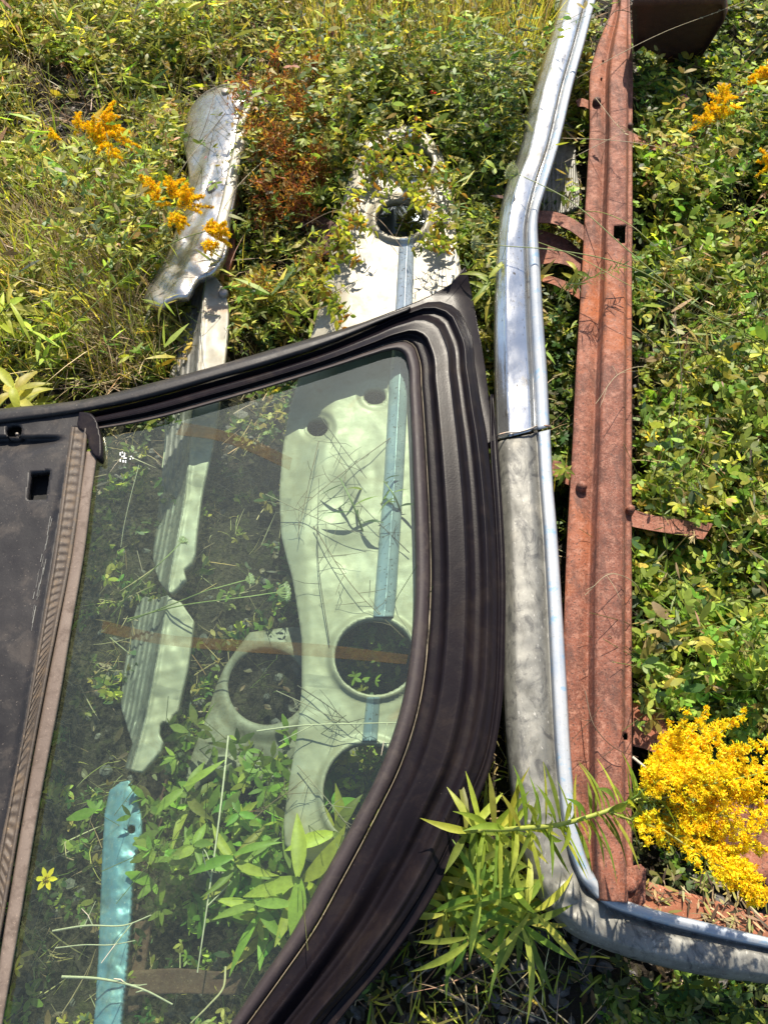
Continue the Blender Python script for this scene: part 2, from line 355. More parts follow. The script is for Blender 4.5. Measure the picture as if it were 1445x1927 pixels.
M['plate'] = surface('plate', [(0.3, (0.014, 0.013, 0.014)), (0.7, (0.030, 0.027, 0.027))], (0.05, 0.042, 0.037), (0.13, 0.11, 0.09), rough=(0.4, 0.6), bump=0.2, bscale=90, scales=(5, 16, 200), midw=(0.52, 0.66), smallw=(0.64, 0.74), spec=0.25)
M['seal'] = surface('seal', [(0.3, (0.022, 0.016, 0.017)), (0.7, (0.042, 0.031, 0.031))], (0.05, 0.038, 0.034), (0.13, 0.1, 0.08), rough=(0.5, 0.65), bump=0.15, bscale=200, smallw=(0.7, 0.76), spec=0.3)
M['bead'] = surface('bead', [(0.35, (0.05, 0.04, 0.03)), (0.65, (0.34, 0.27, 0.18))], (0.08, 0.06, 0.04), (0.4, 0.33, 0.25), rough=(0.5, 0.7), bump=0.3)
M['felt'] = surface('felt', [(0.3, (0.13, 0.095, 0.075)), (0.7, (0.19, 0.145, 0.115))], (0.11, 0.08, 0.062), (0.28, 0.21, 0.16), rough=(0.7, 0.9), bump=0.4, bscale=260)
M['rubber'] = surface('rubber', [(0.3, (0.055, 0.042, 0.032)), (0.7, (0.10, 0.075, 0.056))], (0.12, 0.085, 0.055), (0.24, 0.17, 0.10), rough=(0.55, 0.8), bump=0.3, bscale=160)
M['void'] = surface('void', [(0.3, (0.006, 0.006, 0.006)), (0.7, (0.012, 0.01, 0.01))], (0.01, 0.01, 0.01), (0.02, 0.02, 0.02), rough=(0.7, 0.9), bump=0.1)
M['bolt'] = surface('bolt', [(0.3, (0.22, 0.19, 0.16)), (0.7, (0.4, 0.36, 0.31))], (0.3, 0.15, 0.08), (0.5, 0.45, 0.4), metallic=0.6, rough=(0.4, 0.6), bump=0.3)
M['stamp'] = surface('stamp', [(0.3, (0.8, 0.8, 0.8)), (0.7, (0.9, 0.9, 0.9))], (0.7, 0.7, 0.7), (0.9, 0.9, 0.9))
def glassmat():
    m, nt, out = newmat('window_glass'); co = coords(nt)
    tr = nt.nodes.new('ShaderNodeBsdfTransparent'); tr.inputs['Color'].default_value = (0.78, 0.92, 0.80, 1)
    gl = N_(nt, 'ShaderNodeBsdfGlossy', Roughness=0.01); gl.inputs['Color'].default_value = (0.9, 1, 0.97, 1)
    fr = N_(nt, 'ShaderNodeLayerWeight', Blend=0.5); pw = nt.nodes.new('ShaderNodeMath'); pw.operation = 'POWER'; pw.inputs[1].default_value = 5; nt.links.new(fr.outputs['Facing'], pw.inputs[0])
    mul = nt.nodes.new('ShaderNodeMath'); mul.operation = 'MULTIPLY_ADD'; mul.inputs[1].default_value = 0.9; mul.inputs[2].default_value = 0.065; nt.links.new(pw.outputs[0], mul.inputs[0])
    m1 = nt.nodes.new('ShaderNodeMixShader'); nt.links.new(mul.outputs[0], m1.inputs[0]); nt.links.new(tr.outputs[0], m1.inputs[1]); nt.links.new(gl.outputs[0], m1.inputs[2])
    # settled dust: thicker towards the felt channel, in specks and drifts
    df = N_(nt, 'ShaderNodeBsdfDiffuse'); df.inputs['Color'].default_value = (0.40, 0.42, 0.22, 1)
    n1 = noise(nt, co, 5, 6, 0.6, 0.5); n2 = noise(nt, co, 150, 8, 0.75, 0.6); n3 = noise(nt, co, 40, 6, 0.7)
    sx = nt.nodes.new('ShaderNodeSeparateXYZ'); nt.links.new(co, sx.inputs[0])
    # distance from the channel edge, in metres (object x grows to the right)
    mr = nt.nodes.new('ShaderNodeMapRange'); nt.links.new(sx.outputs['X'], mr.inputs['Value']); mr.inputs['From Min'].default_value = -0.24; mr.inputs['From Max'].default_value = 0.05; mr.inputs['To Min'].default_value = 1.5; mr.inputs['To Max'].default_value = 0.22
    a = ramp(nt, n1.outputs['Fac'], [(0.35, 0.25), (0.68, 1)]).outputs['Color']; b = ramp(nt, n2.outputs['Fac'], [(0.42, 0.12), (0.68, 0.85)]).outputs['Color']; c = ramp(nt, n3.outputs['Fac'], [(0.35, 0.45), (0.65, 1)]).outputs['Color']
    f = mixc(nt, 1.0, mixc(nt, 1.0, a, b, 'MULTIPLY'), c, 'MULTIPLY')
    ml = nt.nodes.new('ShaderNodeMath'); ml.operation = 'MULTIPLY'; nt.links.new(f, ml.inputs[0]); nt.links.new(mr.outputs[0], ml.inputs[1])
    m2 = nt.nodes.new('ShaderNodeMath'); m2.operation = 'MULTIPLY'; m2.operation = 'MULTIPLY_ADD'; m2.inputs[2].default_value = 0.018; m2.inputs[1].default_value = 0.15; nt.links.new(ml.outputs[0], m2.inputs[0])
    mx = nt.nodes.new('ShaderNodeMixShader'); nt.links.new(m2.outputs[0], mx.inputs[0]); nt.links.new(m1.outputs[0], mx.inputs[1]); nt.links.new(df.outputs[0], mx.inputs[2])
    nt.links.new(mx.outputs[0], out.inputs['Surface']); return m
M['glass'] = glassmat()
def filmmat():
    m, nt, out = newmat('reflection_film'); co = coords(nt)  # see-through brown film whose colour imitates a reflection in the glass
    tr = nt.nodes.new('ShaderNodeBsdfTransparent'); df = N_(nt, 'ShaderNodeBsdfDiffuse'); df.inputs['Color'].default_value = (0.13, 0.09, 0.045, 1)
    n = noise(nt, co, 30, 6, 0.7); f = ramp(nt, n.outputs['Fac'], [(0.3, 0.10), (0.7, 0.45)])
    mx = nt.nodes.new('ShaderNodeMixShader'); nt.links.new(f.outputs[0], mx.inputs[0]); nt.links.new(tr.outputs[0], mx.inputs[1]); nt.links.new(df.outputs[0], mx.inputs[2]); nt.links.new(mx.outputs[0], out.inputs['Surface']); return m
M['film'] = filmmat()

# ------------------------------------------------------------------ ground
def ground():
    n = 220; xs = np.linspace(-2.4, 2.4, n); ys = np.linspace(-0.8, 4.4, n)
    X, Y = np.meshgrid(xs, ys, indexing='ij')
    Z = 0.010 * np.sin(X * 7 + 1) * np.sin(Y * 6) + 0.008 * np.sin(X * 19 + Y * 5) * np.sin(Y * 17 - X * 6) + rng.normal(0, 0.0022, X.shape)
    ed = np.minimum.reduce([X + 2.4, 2.4 - X, Y + 0.8, 4.4 - Y]); Z *= np.clip(ed * 4, 0, 1)
    g = Geo(); g.grid(np.stack([X, Y, Z], -1).reshape(-1, 3), n, n)
    # the rest of the field out to the horizon, joined to the same rim
    R = 300.0
    for (x0, y0, x1, y1) in ((-R, -R, R, -0.8), (-R, 4.4, R, R), (-R, -0.8, -2.4, 4.4), (2.4, -0.8, R, 4.4)):
        g.add(np.array([[(x0, y0, 0), (x1, y0, 0), (x1, y1, 0), (x0, y1, 0)]]), [(0, 1, 2, 3)], (1, 1, 1))
    o = g.build('ground', M['soil'], origin=(0, 0, 0)); tag(o, kind='structure')
ground()

# ------------------------------------------------------------------ outlines shared by builders and plant masks
FR_OUT = [(-60, 775), (0, 769), (150, 753), (280, 722), (400, 690), (520, 655), (640, 620), (740, 588), (800, 566), (845, 540), (874, 502), (884, 540), (902, 620), (918, 720), (930, 820), (938, 900), (946, 1000), (949, 1100), (947, 1200), (942, 1320), (925, 1420), (893, 1500), (852, 1600), (803, 1700), (742, 1790), (668, 1880), (600, 1960), (560, 2060), (-60, 2060)]
FR_IN = [(185, 812), (280, 795), (400, 762), (520, 727), (640, 690), (705, 670), (738, 662), (755, 668), (763, 690), (768, 760), (774, 880), (778, 1000), (779, 1100), (772, 1200), (752, 1330), (715, 1440), (660, 1550), (600, 1660), (545, 1760), (490, 1840), (425, 1935), (370, 2010)]
ZF = 0.215
BU_L = [(1065, -60), (1053, 0), (1028, 90), (1000, 180), (975, 290), (945, 375), (935, 455), (930, 540), (928, 640), (929, 740), (931, 828)]
BU_R = [(1140, -60), (1121, 0), (1100, 80), (1078, 160), (1052, 270), (1028, 350), (1012, 412), (1016, 500), (1022, 600), (1029, 700), (1034, 802)]
BL_L = [(931, 832), (935, 900), (940, 1000), (944, 1150), (945, 1300), (952, 1420), (966, 1530), (985, 1625), (1018, 1700), (1070, 1755), (1140, 1788), (1240, 1818), (1345, 1840), (1445, 1852), (1540, 1862)]
BL_R = [(1035, 808), (1040, 900), (1048, 1000), (1058, 1150), (1067, 1300), (1074, 1420), (1084, 1530), (1100, 1605), (1124, 1655), (1160, 1686), (1205, 1703), (1265, 1720), (1350, 1741), (1445, 1764), (1540, 1788)]
BE_L = [(1150, -60), (1150, 15), (1124, 85), (1113, 120), (1108, 250), (1100, 390), (1092, 540), (1082, 700), (1075, 850), (1066, 1000), (1060, 1150), (1058, 1300), (1060, 1450), (1066, 1600), (1072, 1690)]
BE_R = [(1184, -60), (1185, 10), (1188, 85), (1190, 120), (1190, 250), (1190, 390), (1189, 540), (1189, 700), (1189, 850), (1189, 1000), (1189, 1150), (1189, 1300), (1189, 1450), (1190, 1600), (1196, 1700)]
WP = [(690, 262), (722, 246), (765, 236), (805, 250), (833, 290), (848, 340), (856, 420), (866, 500), (905, 700), (915, 900), (905, 1150), (880, 1350), (800, 1530), (700, 1625), (640, 1640), (560, 1612), (537, 1590), (534, 1550), (545, 1470), (560, 1380), (569, 1290), (568, 1200), (558, 1130), (550, 1085), (540, 1050), (530, 1008), (526, 930), (532, 850), (545, 770), (567, 700), (596, 600), (618, 500), (640, 400), (665, 310)]
LP2 = [(470, 1190), (575, 1180), (580, 1660), (500, 1680), (345, 1650), (335, 1580), (352, 1450), (385, 1360), (420, 1260)]
CH = [(345, 262), (350, 222), (368, 190), (398, 166), (440, 156), (482, 163), (486, 172), (468, 176), (474, 205), (463, 226), (462, 268), (450, 320), (442, 372), (431, 420), (427, 468), (412, 500), (398, 513), (372, 524), (352, 556), (322, 560), (300, 578), (272, 566), (292, 520), (318, 468), (338, 405), (356, 335), (352, 300)]
RT1 = [(395, 512), (414, 530), (427, 560), (428, 625), (422, 690), (412, 760), (395, 860), (380, 930), (370, 1005), (360, 1060), (345, 1075), (350, 1092), (330, 1108), (322, 1118), (304, 1100), (290, 1060), (296, 980), (306, 880), (316, 770), (322, 690), (334, 640), (350, 575), (372, 535)]
RT2 = [(316, 1120), (326, 1128), (342, 1134), (351, 1148), (365, 1168), (360, 1210), (352, 1262), (341, 1306), (334, 1338), (325, 1346), (318, 1362), (308, 1356), (301, 1364), (299, 1380), (306, 1396), (301, 1414), (284, 1434), (268, 1452), (252, 1450), (235, 1446), (241, 1424), (250, 1400), (240, 1370), (228, 1330), (232, 1270), (246, 1180), (262, 1130), (274, 1122), (290, 1128)]
BLU = [(207, 1488), (228, 1472), (244, 1469), (256, 1492), (265, 1530), (265, 1570), (256, 1605), (249, 1660), (243, 1750), (235, 1840), (227, 1920), (220, 2000), (170, 2000), (180, 1900), (186, 1800), (190, 1700), (194, 1600), (198, 1530)]
def strip_poly(L, R): return list(L) + list(R)[::-1]
ZP = 0.16
MASKS = [(strip_poly(BU_L, BU_R), 0.24), (strip_poly(BL_L, BL_R), 0.165), (strip_poly(BE_L, BE_R), 0.145), (WP, 0.155), (CH, 0.12), (RT1, 0.12), (RT2, 0.11), (BLU, 0.10), (FR_OUT, ZF - 0.045), (LP2, 0.03)]
GAP = [(1000, 370), (1110, 370), (1100, 570), (1030, 570)]
def free(p, keep=0.0, low=0.03):
    hi = 0.03
    """True where a leaf at p clears the metal pieces (their footprints, and the frame as seen from above)"""
    ok = np.ones(len(p), bool)
    for poly, z in MASKS:
        q = p.copy(); q[:, 2] = z; x, y = proj(q)
        ok &= ~(inpoly(x, y, poly) & (p[:, 2] > z - low) & ((p[:, 2] < z + hi) | (rng.random(len(p)) >= keep)))
    x, y = proj(p); ok &= ~(inpoly(x, y, FR_OUT) & (p[:, 2] > ZF - 0.06)); ok &= ~(inpoly(x, y, GAP) & (p[:, 2] > 0.05))
    return ok

# ------------------------------------------------------------------ black window frame
def window_frame():
    base = P(600, 1200, 0.0); base[2] = ZF - 0.05
    root = thing('car_window_frame', base, 'black ridged car window frame with dusty green glass, lying over the scrap metal', 'window frame')
    # main ridged moulding, inner edge to outer edge
    A = [(165, 812), (280, 792), (400, 760), (520, 725), (640, 688), (700, 669), (734, 660), (749, 660), (759, 667), (765, 684), (769, 740), (772, 800), (775, 880), (779, 1000), (780, 1100), (774, 1200), (754, 1330), (717, 1440), (662, 1550), (602, 1660), (547, 1760), (492, 1840), (427, 1935), (372, 2010)]
    B = [(163, 776), (280, 748), (400, 714), (520, 680), (640, 638), (712, 606), (772, 579), (820, 565), (856, 576), (878, 612), (894, 690), (905, 760), (916, 820), (931, 960), (937, 1080), (937, 1200), (931, 1320), (912, 1425), (868, 1530), (822, 1630), (765, 1725), (700, 1815), (620, 1905), (560, 1985)]
    # seal (t 0..0.20), bead, then plastic with two tall ridges
    seal = loft('glass_seal', A, B, [(0.0, -0.012), (0.02, 0.004), (0.06, 0.009), (0.12, 0.008), (0.165, 0.002), (0.185, -0.006)], ZF, M['seal'], root, 260, 3, 0.003)
    g = Geo(); AB = spline([a + b for a, b in zip(A, B)], 260); t = 0.195
    pts = P(AB[:, 0]*(1-t) + AB[:, 2]*t, AB[:, 1]*(1-t) + AB[:, 3]*t, ZF - 0.001 + 0*AB[:, 0])
    tube_pts(g, pts, 0.0008, sides=6); g.build('trim_bead', M['bead'], seal)
    pr = [(0.20, -0.010), (0.215, -0.003), (0.33, -0.001), (0.36, 0.004), (0.39, 0.0145), (0.41, 0.0165), (0.44, 0.0165), (0.58, 0.0150), (0.61, 0.0155), (0.635, 0.013), (0.68, 0.002), (0.72, -0.002), (0.79, -0.001), (0.83, 0.006), (0.865, 0.0105), (0.89, 0.0095), (0.93, 0.001), (0.96, -0.002), (1.0, -0.008)]
    def flat_top(x, y, s, t):   # the moulding is shallower and plainer along the top rail, deeper down the curve
        k = sm(0.18, 0.34, s); d = sm(0.70, 0.86, s)
        return (k - 1) * 0.010 * sm(0.3, 0.6, t) - d * 0.030 * np.exp(-((t - 0.60) / 0.12) ** 2) + d * 0.012 * sm(0.7, 0.8, t)
    loft('ridged_moulding', A, B, pr, ZF, M['black'], root, 280, 4, 0.003, zjit=flat_top)
    # outer rim along the top rail, with the pulled-up corner
    oa = [(-60, 806), (20, 796), (150, 777), (280, 750), (400, 716), (520, 682), (640, 640), (720, 605), (768, 586)]
    ob = [(-60, 776), (0, 769), (150, 753), (280, 722), (400, 690), (520, 655), (640, 620), (720, 594), (772, 576)]
    loft('top_rail', oa, ob, [(0, -0.006), (0.12, 0.006), (0.3, 0.012), (0.7, 0.013), (0.92, 0.006), (1.0, -0.03)], ZF + 0.004, M['plate'], root, 160, 4, 0.003)
    # thin corner fin and the edge lip that runs on down the right side
    fin = [(690, 604), (745, 583), (790, 565), (822, 550), (848, 534), (866, 512), (875, 501), (881, 520), (886, 545), (895, 590), (904, 640), (914, 700), (921, 760), (929, 830), (905, 840), (880, 700), (850, 640), (800, 600), (740, 610)]
    sheet('corner_fin', fin, lambda x, y: ZF - 0.008 + 0.020 * sm(560, 500, y) - 0.010 * sm(0, 60, x - (845 + (y - 540) * 0.28)), M['black'], root, step=1.5, thick=0.003)
    ea = [(924, 742), (925, 860), (932, 960), (938, 1080), (938, 1200), (932, 1320), (914, 1425), (870, 1530), (824, 1630), (767, 1725), (702, 1815), (622, 1905), (562, 1985)]
    eb = [(926, 742), (938, 860), (945, 960), (950, 1080), (949, 1200), (944, 1320), (927, 1425), (893, 1520), (850, 1618), (800, 1712), (738, 1800), (662, 1892), (600, 1972)]
    loft('edge_lip', ea, eb, [(0, 0.0), (0.3, -0.006), (0.8, -0.006), (0.9, -0.002), (1.0, -0.028)], ZF - 0.004, M['black'], root, 160, 3, 0.003)
    # glass
    gp = [(178, 818)] + FR_IN[1:] + [(370, 2030), (-20, 2030), (0, 1900), (40, 1650), (120, 1230)]
    gp = [(160, 806), (280, 782), (400, 750), (520, 715), (640, 678), (720, 656), (760, 655), (772, 690), (778, 760), (784, 880), (788, 1000), (789, 1100), (784, 1200), (764, 1335), (728, 1445), (673, 1555), (612, 1665), (556, 1766), (500, 1848), (440, 1935), (380, 2030), (-30, 2030), (-12, 1927), (60, 1480), (110, 1200), (150, 1000)]
    pane = sheet('glass', gp, lambda x, y: ZF - 0.008 + 0 * x, M['glass'], root, step=14, thick=0)
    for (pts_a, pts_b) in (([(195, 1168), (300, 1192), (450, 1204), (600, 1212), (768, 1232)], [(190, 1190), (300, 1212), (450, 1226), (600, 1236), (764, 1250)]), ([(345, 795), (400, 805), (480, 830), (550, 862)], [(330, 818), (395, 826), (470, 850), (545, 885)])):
        loft('reflection_band', pts_a, pts_b, [(0, 0), (1, 0)], ZF - 0.0072, M['film'], pane, 60, 6, 0)  # brown reflections in the pane, painted as thin bands just above it
    # felt run: flat brown strip and ribbed rubber channel beside it
    fa = [(163, 850), (154, 900), (135, 1040), (110, 1180), (88, 1290), (50, 1500), (10, 1740), (-20, 1927), (-40, 2040)]
    fb = [(186, 846), (178, 900), (160, 1040), (136, 1180), (118, 1290), (78, 1500), (38, 1740), (6, 1927), (-12, 2040)]
    loft('felt_strip', fa, fb, [(0, 0.000), (0.1, 0.008), (0.5, 0.009), (0.92, 0.007), (1, -0.008)], ZF, M['felt'], root, 120, 3, 0.002)
    ca = [(133, 803), (122, 880), (100, 1040), (70, 1220), (42, 1380), (18, 1500), (-10, 1640), (-60, 1900), (-80, 2040)]
    cb = [(168, 806), (160, 880), (138, 1040), (110, 1180), (88, 1290), (52, 1480), (14, 1700), (-24, 1900), (-44, 2040)]
    nrib = 1250
    def ribs(x, y, s, t): return 0.0011 * np.sin(s * nrib * 0.38) * np.exp(-((t - 0.5) / 0.24) ** 4)
    loft('ribbed_channel', ca, cb, [(0, -0.01), (0.06, 0.016), (0.2, 0.017), (0.27, 0.010), (0.5, 0.011), (0.72, 0.010), (0.78, 0.015), (0.9, 0.013), (0.97, 0.010), (1, -0.004)], ZF, M['rubber'], root, 1700, 2, 0.002, zjit=ribs)
    # left plate with square and round openings and the pressed wedge
    pl = [(-60, 800), (20, 792), (150, 772), (168, 782), (168, 806), (140, 806), (128, 870), (104, 1040), (74, 1220), (46, 1380), (22, 1500), (-6, 1640), (-60, 1900)]
    sq = [(58, 889), (96, 885), (88, 940), (51, 942)]
    rd = circ(27, 811, 16, 13, 28, -0.1)
    def plz(x, y):
        z = ZF + 0.004 + 0.001 * wob(x, y, 90)
        up = 826 - 0.0 * x; lo = 886 - (x / 128.0) * 58
        w = sm(0, 5, y - 822) * sm(0, 5, lo - y) * sm(127, 100, x)
        z = z - 0.022 * w * sm(lo + 2, 820, y)
        z = z + 0.008 * sm(10, 0, np.abs(x - (131 - (y - 850) * 0.165))) * sm(850, 880, y)
        return z
    splate = sheet('side_plate', pl, plz, M['plate'], root, holes=[sq, rd], step=4, skirt=0.02, thick=0.003)
    # dark box behind the openings, screw in the round one
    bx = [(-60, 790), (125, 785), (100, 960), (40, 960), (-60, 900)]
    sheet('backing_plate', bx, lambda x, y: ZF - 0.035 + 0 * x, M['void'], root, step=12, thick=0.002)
    c = P(33, 817, ZF - 0.012); g = Geo()
    a = np.linspace(0, 2*PI, 17)[:-1]
    for r, z in ((0.0045, -0.02), (0.0045, 0.0), (0.0032, 0.003), (0.0004, 0.004)): g.V.append(np.c_[c[0] + r*np.cos(a), c[1] + r*np.sin(a), c[2] + z + 0*a]); g.C.append(np.ones((16, 3)))
    g.Q.append(np.array([(i*16+j, i*16+(j+1) % 16, (i+1)*16+(j+1) % 16, (i+1)*16+j) for i in range(3) for j in range(16)])); g.n = 64
    g.build('screw', M['bolt'], splate)
    # end block where the top rail meets the channel
    sheet('end_cap', smooth_poly([(150, 775), (172, 778), (188, 812), (186, 862), (172, 850), (160, 812), (148, 806)], 3), lambda x, y: ZF + 0.014 + 0 * x, M['black'], root, step=3, skirt=0.025, thick=0.002)
    # maker's stamp specks in the corner of the glass
    g = Geo()
    for (x, y, w, h) in [(226, 851, 2, 6), (230, 850, 2, 3), (234, 852, 2, 7), (229, 858, 5, 2), (233, 861, 6, 2), (226, 864, 2, 5), (231, 866, 3, 4), (236, 866, 2, 5), (246, 858, 3, 1.5), (250, 861, 1.5, 3), (245, 862, 1.5, 3)]:
        g.add(P(np.array([x, x + w, x + w, x]), np.array([y, y, y + h, y + h]), ZF - 0.0068)[None], [(0, 3, 2, 1)], (1, 1, 1))
    g.build('glass_stamp', M['stamp'], pane, False)
    # scratches: bare aluminium gouge beside the channel
    g = Geo()
    for k in range(26):
        y = 975 + 190 * (k / 26) + rng.normal(0, 6); x0 = 96 - (y - 975) * 0.17 + rng.normal(0, 2.5) - (2 if k % 2 else 0)
        ln = rng.uniform(10, 34); w = rng.uniform(0.4, 1.5)
        xx = np.array([x0, x0 + w, x0 + w*0.4 - ln*0.17, x0 - w*0.5 - ln*0.17]); yy = np.array([y, y, y + ln, y + ln])
        g.add(P(xx, yy, plz(xx, yy) + 0.0016)[None], [(0, 1, 2, 3)], (1, 1, 1))
    g.build('scratches', M['chrome_dull'], splate, False)
window_frame()

# ------------------------------------------------------------------ chrome bumper
def bumper():
    base = P(1000, 900, 0.0)
    root = thing('chrome_bumper', base, 'long chrome bumper bent round at its near end, between black frame and rusty beam', 'bumper')
    prof = [(0, -0.080), (0.02, -0.030), (0.06, -0.020), (0.22, -0.004), (0.27, 0.0), (0.48, 0.0015), (0.66, 0.0), (0.715, -0.010), (0.745, -0.010), (0.79, 0.008), (0.9, 0.012), (0.975, 0.010), (1.0, -0.012)]
    def dents(x, y, s, t): return 0.0028 * wob(x, y, 130) * sm(0, 0.3, t) * sm(0.75, 0.6, t) + 0.008 * sm(1120, 1030, x) * np.exp(-((y - 330) / 35) ** 2) * np.sin(x / 9)*0.3
    def zu(s): return 0.175 + 0.115 * sm(1.0, 0.42, s)
    loft('upper_section', BU_L, BU_R, [p for p in prof if p[0] <= 0.75], zu, M['chrome'], root, 200, 4, 0.003, zjit=dents)
    f = [(0.745, -0.010), (0.79, 0.008), (0.9, 0.012), (0.975, 0.010), (1.0, -0.012)]
    loft('flange', BU_L, BU_R, f, lambda s: zu(s) + 0.0005, M['flange'], root, 200, 4, 0.003, zjit=dents)
    def dents2(x, y, s, t):
        d = 0.0022 * wob(x, y, 70) * sm(0, 0.2, t) * sm(0.78, 0.6, t)
        c = np.exp(-(((x - 1090) / 55) ** 2 + ((y - 1690) / 45) ** 2)); d = d + c * 0.007 * (np.sin(x / 11 + y / 16) + 0.6*np.sin(y / 7 - x / 19)) * sm(0, .15, t) * sm(0.95, 0.7, t)
        lip = np.exp(-((x - 1250) / 60) ** 2) * np.exp(-((t - 0.7) / 0.1) ** 2) * sm(1600, 1700, y); return d - 0.006 * lip
    prof2 = [(0, -0.085), (0.02, -0.032), (0.06, -0.020), (0.16, -0.005), (0.22, 0.0), (0.42, 0.003), (0.6, 0.002), (0.70, -0.006), (0.74, -0.009), (0.765, -0.008)]
    loft('lower_section', BL_L, BL_R, prof2, 0.170, M['chrome_dull'], root, 300, 4, 0.003, zjit=dents2)
    loft('flange', BL_L, BL_R, [(0.76, -0.008), (0.80, 0.009), (0.9, 0.012), (0.98, 0.010), (1.0, -0.014)], 0.1705, M['flange'], root, 300, 4, 0.003, zjit=dents2)
    # rolled lip where the two sections meet
    g = Geo(); p = spline([(931, 828, 0.14), (935, 818, 0.172), (950, 812, 0.178), (975, 810, 0.182), (1000, 803, 0.182), (1014, 797, 0.174), (1026, 798, 0.187), (1036, 800, 0.179)], 60)
    tube_pts(g, P(p[:, 0], p[:, 1] + 3, p[:, 2]), 0.0022, sides=8); g.build('joint_lip', M['bolt'], root)
bumper()

# ------------------------------------------------------------------ rusty beam and its brackets
def disc_geo(g, c, r, h, n=14, dome=0.4):
    a = np.arange(n) * 2 * PI / n; rows = [(r, -h * 0.6), (r, h * (1 - dome)), (r * 0.72, h * 0.93), (r * 0.02, h)]
    v = np.concatenate([np.c_[c[0] + q*np.cos(a), c[1] + q*np.sin(a), c[2] + z + 0*a] for q, z in rows])
    g.grid(v, len(rows), n, closed=True)
def bolt(name, x, y, z, r, h, mat, parent):
    g = Geo(); disc_geo(g, P(x, y, z), r, h); return g.build(name, mat, parent)
ZB = 0.155
def beam():
    base = P(1130, 900, 0.0)
    root = thing('rusty_beam', base, 'long rusty red steel beam with folded ridge, lying right of the chrome bumper', 'beam')
    prof = [(0, -0.06), (0.015, 0.0), (0.22, 0.002), (0.30, -0.002), (0.36, -0.006), (0.43, 0.016), (0.46, 0.034), (0.50, 0.040), (0.84, 0.040), (0.875, 0.032), (0.89, 0.004), (0.91, 0.0), (0.985, 0.0), (1.0, -0.05)]
    AB = spline([a + b for a, b in zip(BE_L, BE_R)], 420); pr = []
    for k in range(len(prof) - 1):
        for j in range(3):
            u = j / 3; pr.append((prof[k][0]*(1-u) + prof[k+1][0]*u, prof[k][1]*(1-u) + prof[k+1][1]*u))
    pr.append(prof[-1]); pr = np.array(pr); t = pr[:, 0][None]
    x = AB[:, 0:1]*(1-t) + AB[:, 2:3]*t; y = AB[:, 1:2]*(1-t) + AB[:, 3:4]*t
    z = ZB + pr[:, 1][None] + 0.0015 * wob(x, y, 120)
    V = P(x, y, z).reshape(-1, 3); nv = len(pr); faces = []
    def hole(X, Y): return (1159 < X < 1178 and 426 < Y < 457) or (X - 1176)**2 + ((Y - 1386)/1.6)**2 < 20 or (1136 < X < 1139 and 1108 < Y < 1112)
    for i in range(len(AB) - 1):
        for j in range(nv - 1):
            X = (x[i, j] + x[i+1, j+1]) / 2; Y = (y[i, j] + y[i+1, j+1]) / 2
            if hole(X, Y): continue
            a = i*nv + j; faces.append((a, a+nv, a+nv+1, a+1))
    solid(pymesh('beam_profile', V, faces, M['rust'], root), 0.003)
    bolt('bolt', 1092, 920, ZB, 0.012, 0.022, M['rust'], root)
    bolt('bolt', 1183, 963, ZB, 0.010, 0.020, M['rust'], root)
    bolt('bolt', 1121, 197, ZB, 0.013, 0.022, M['rust_dark'], root)
    bolt('bolt', 1184, 240, ZB, 0.009, 0.014, M['rust_dark'], root)
    for (x, y) in ((1134, 115), (1131, 148), (1157, 160)): bolt('rivet', x, y, ZB + 0.002, 0.0035, 0.004, M['rust_dark'], root)
    # curved leaf brackets left of the beam
    def br(A, B, z, dep=0.03, mat='rust_dark', prof=None):
        return loft('bracket', A, B, prof or [(0, -dep), (0.001, 0), (0.5, -0.002), (0.999, 0), (1, -dep)], z, M[mat], root, 40, 1, 0.003, smooth=False, crisp=True)
    br([(1012, 398), (1040, 400), (1070, 410), (1102, 430)], [(1010, 418), (1040, 420), (1070, 432), (1102, 455)], 0.145, mat='rust')
    br([(1008, 432), (1035, 440), (1065, 452), (1100, 482)], [(1008, 500), (1035, 494), (1065, 498), (1100, 520)], 0.10, mat='rust')
    br([(1020, 520), (1040, 523), (1060, 530), (1090, 540)], [(1020, 530), (1040, 534), (1060, 544), (1090, 562)], 0.12, mat='rust')
    br([(1083, 192), (1090, 187), (1104, 190), (1124, 206)], [(1086, 200), (1096, 200), (1106, 204), (1124, 218)], 0.13, mat='rust')
    br([(1180, 246), (1200, 256), (1230, 263), (1292, 268)], [(1180, 268), (1200, 276), (1230, 282), (1288, 284)], 0.12, mat='rust')
    br([(1180, 958), (1220, 970), (1280, 980), (1341, 987)], [(1180, 988), (1220, 996), (1270, 1004), (1322, 1014)], 0.135, 0.05, mat='rust')
    br([(1040, 868), (1055, 872), (1080, 890), (1100, 905)], [(1035, 885), (1050, 900), (1075, 915), (1100, 930)], 0.10, mat='rust')
    # end foot of the beam, near the bumper corner
    sheet('end_tab', [(1150, 1640), (1205, 1626), (1216, 1636), (1214, 1700), (1200, 1712), (1140, 1700)], lambda x, y: 0.16 + 0.012 * sm(1180, 1212, x), M['rust'], root, step=4, skirt=0.03, thick=0.003)
    bolt('bolt', 1183, 1664, 0.165, 0.013, 0.008, M['rust'], root)
    br([(1190, 1325), (1215, 1332), (1240, 1350), (1262, 1390)], [(1190, 1402), (1205, 1405), (1225, 1412), (1250, 1425)], 0.10, 0.04, mat='rust')
beam()
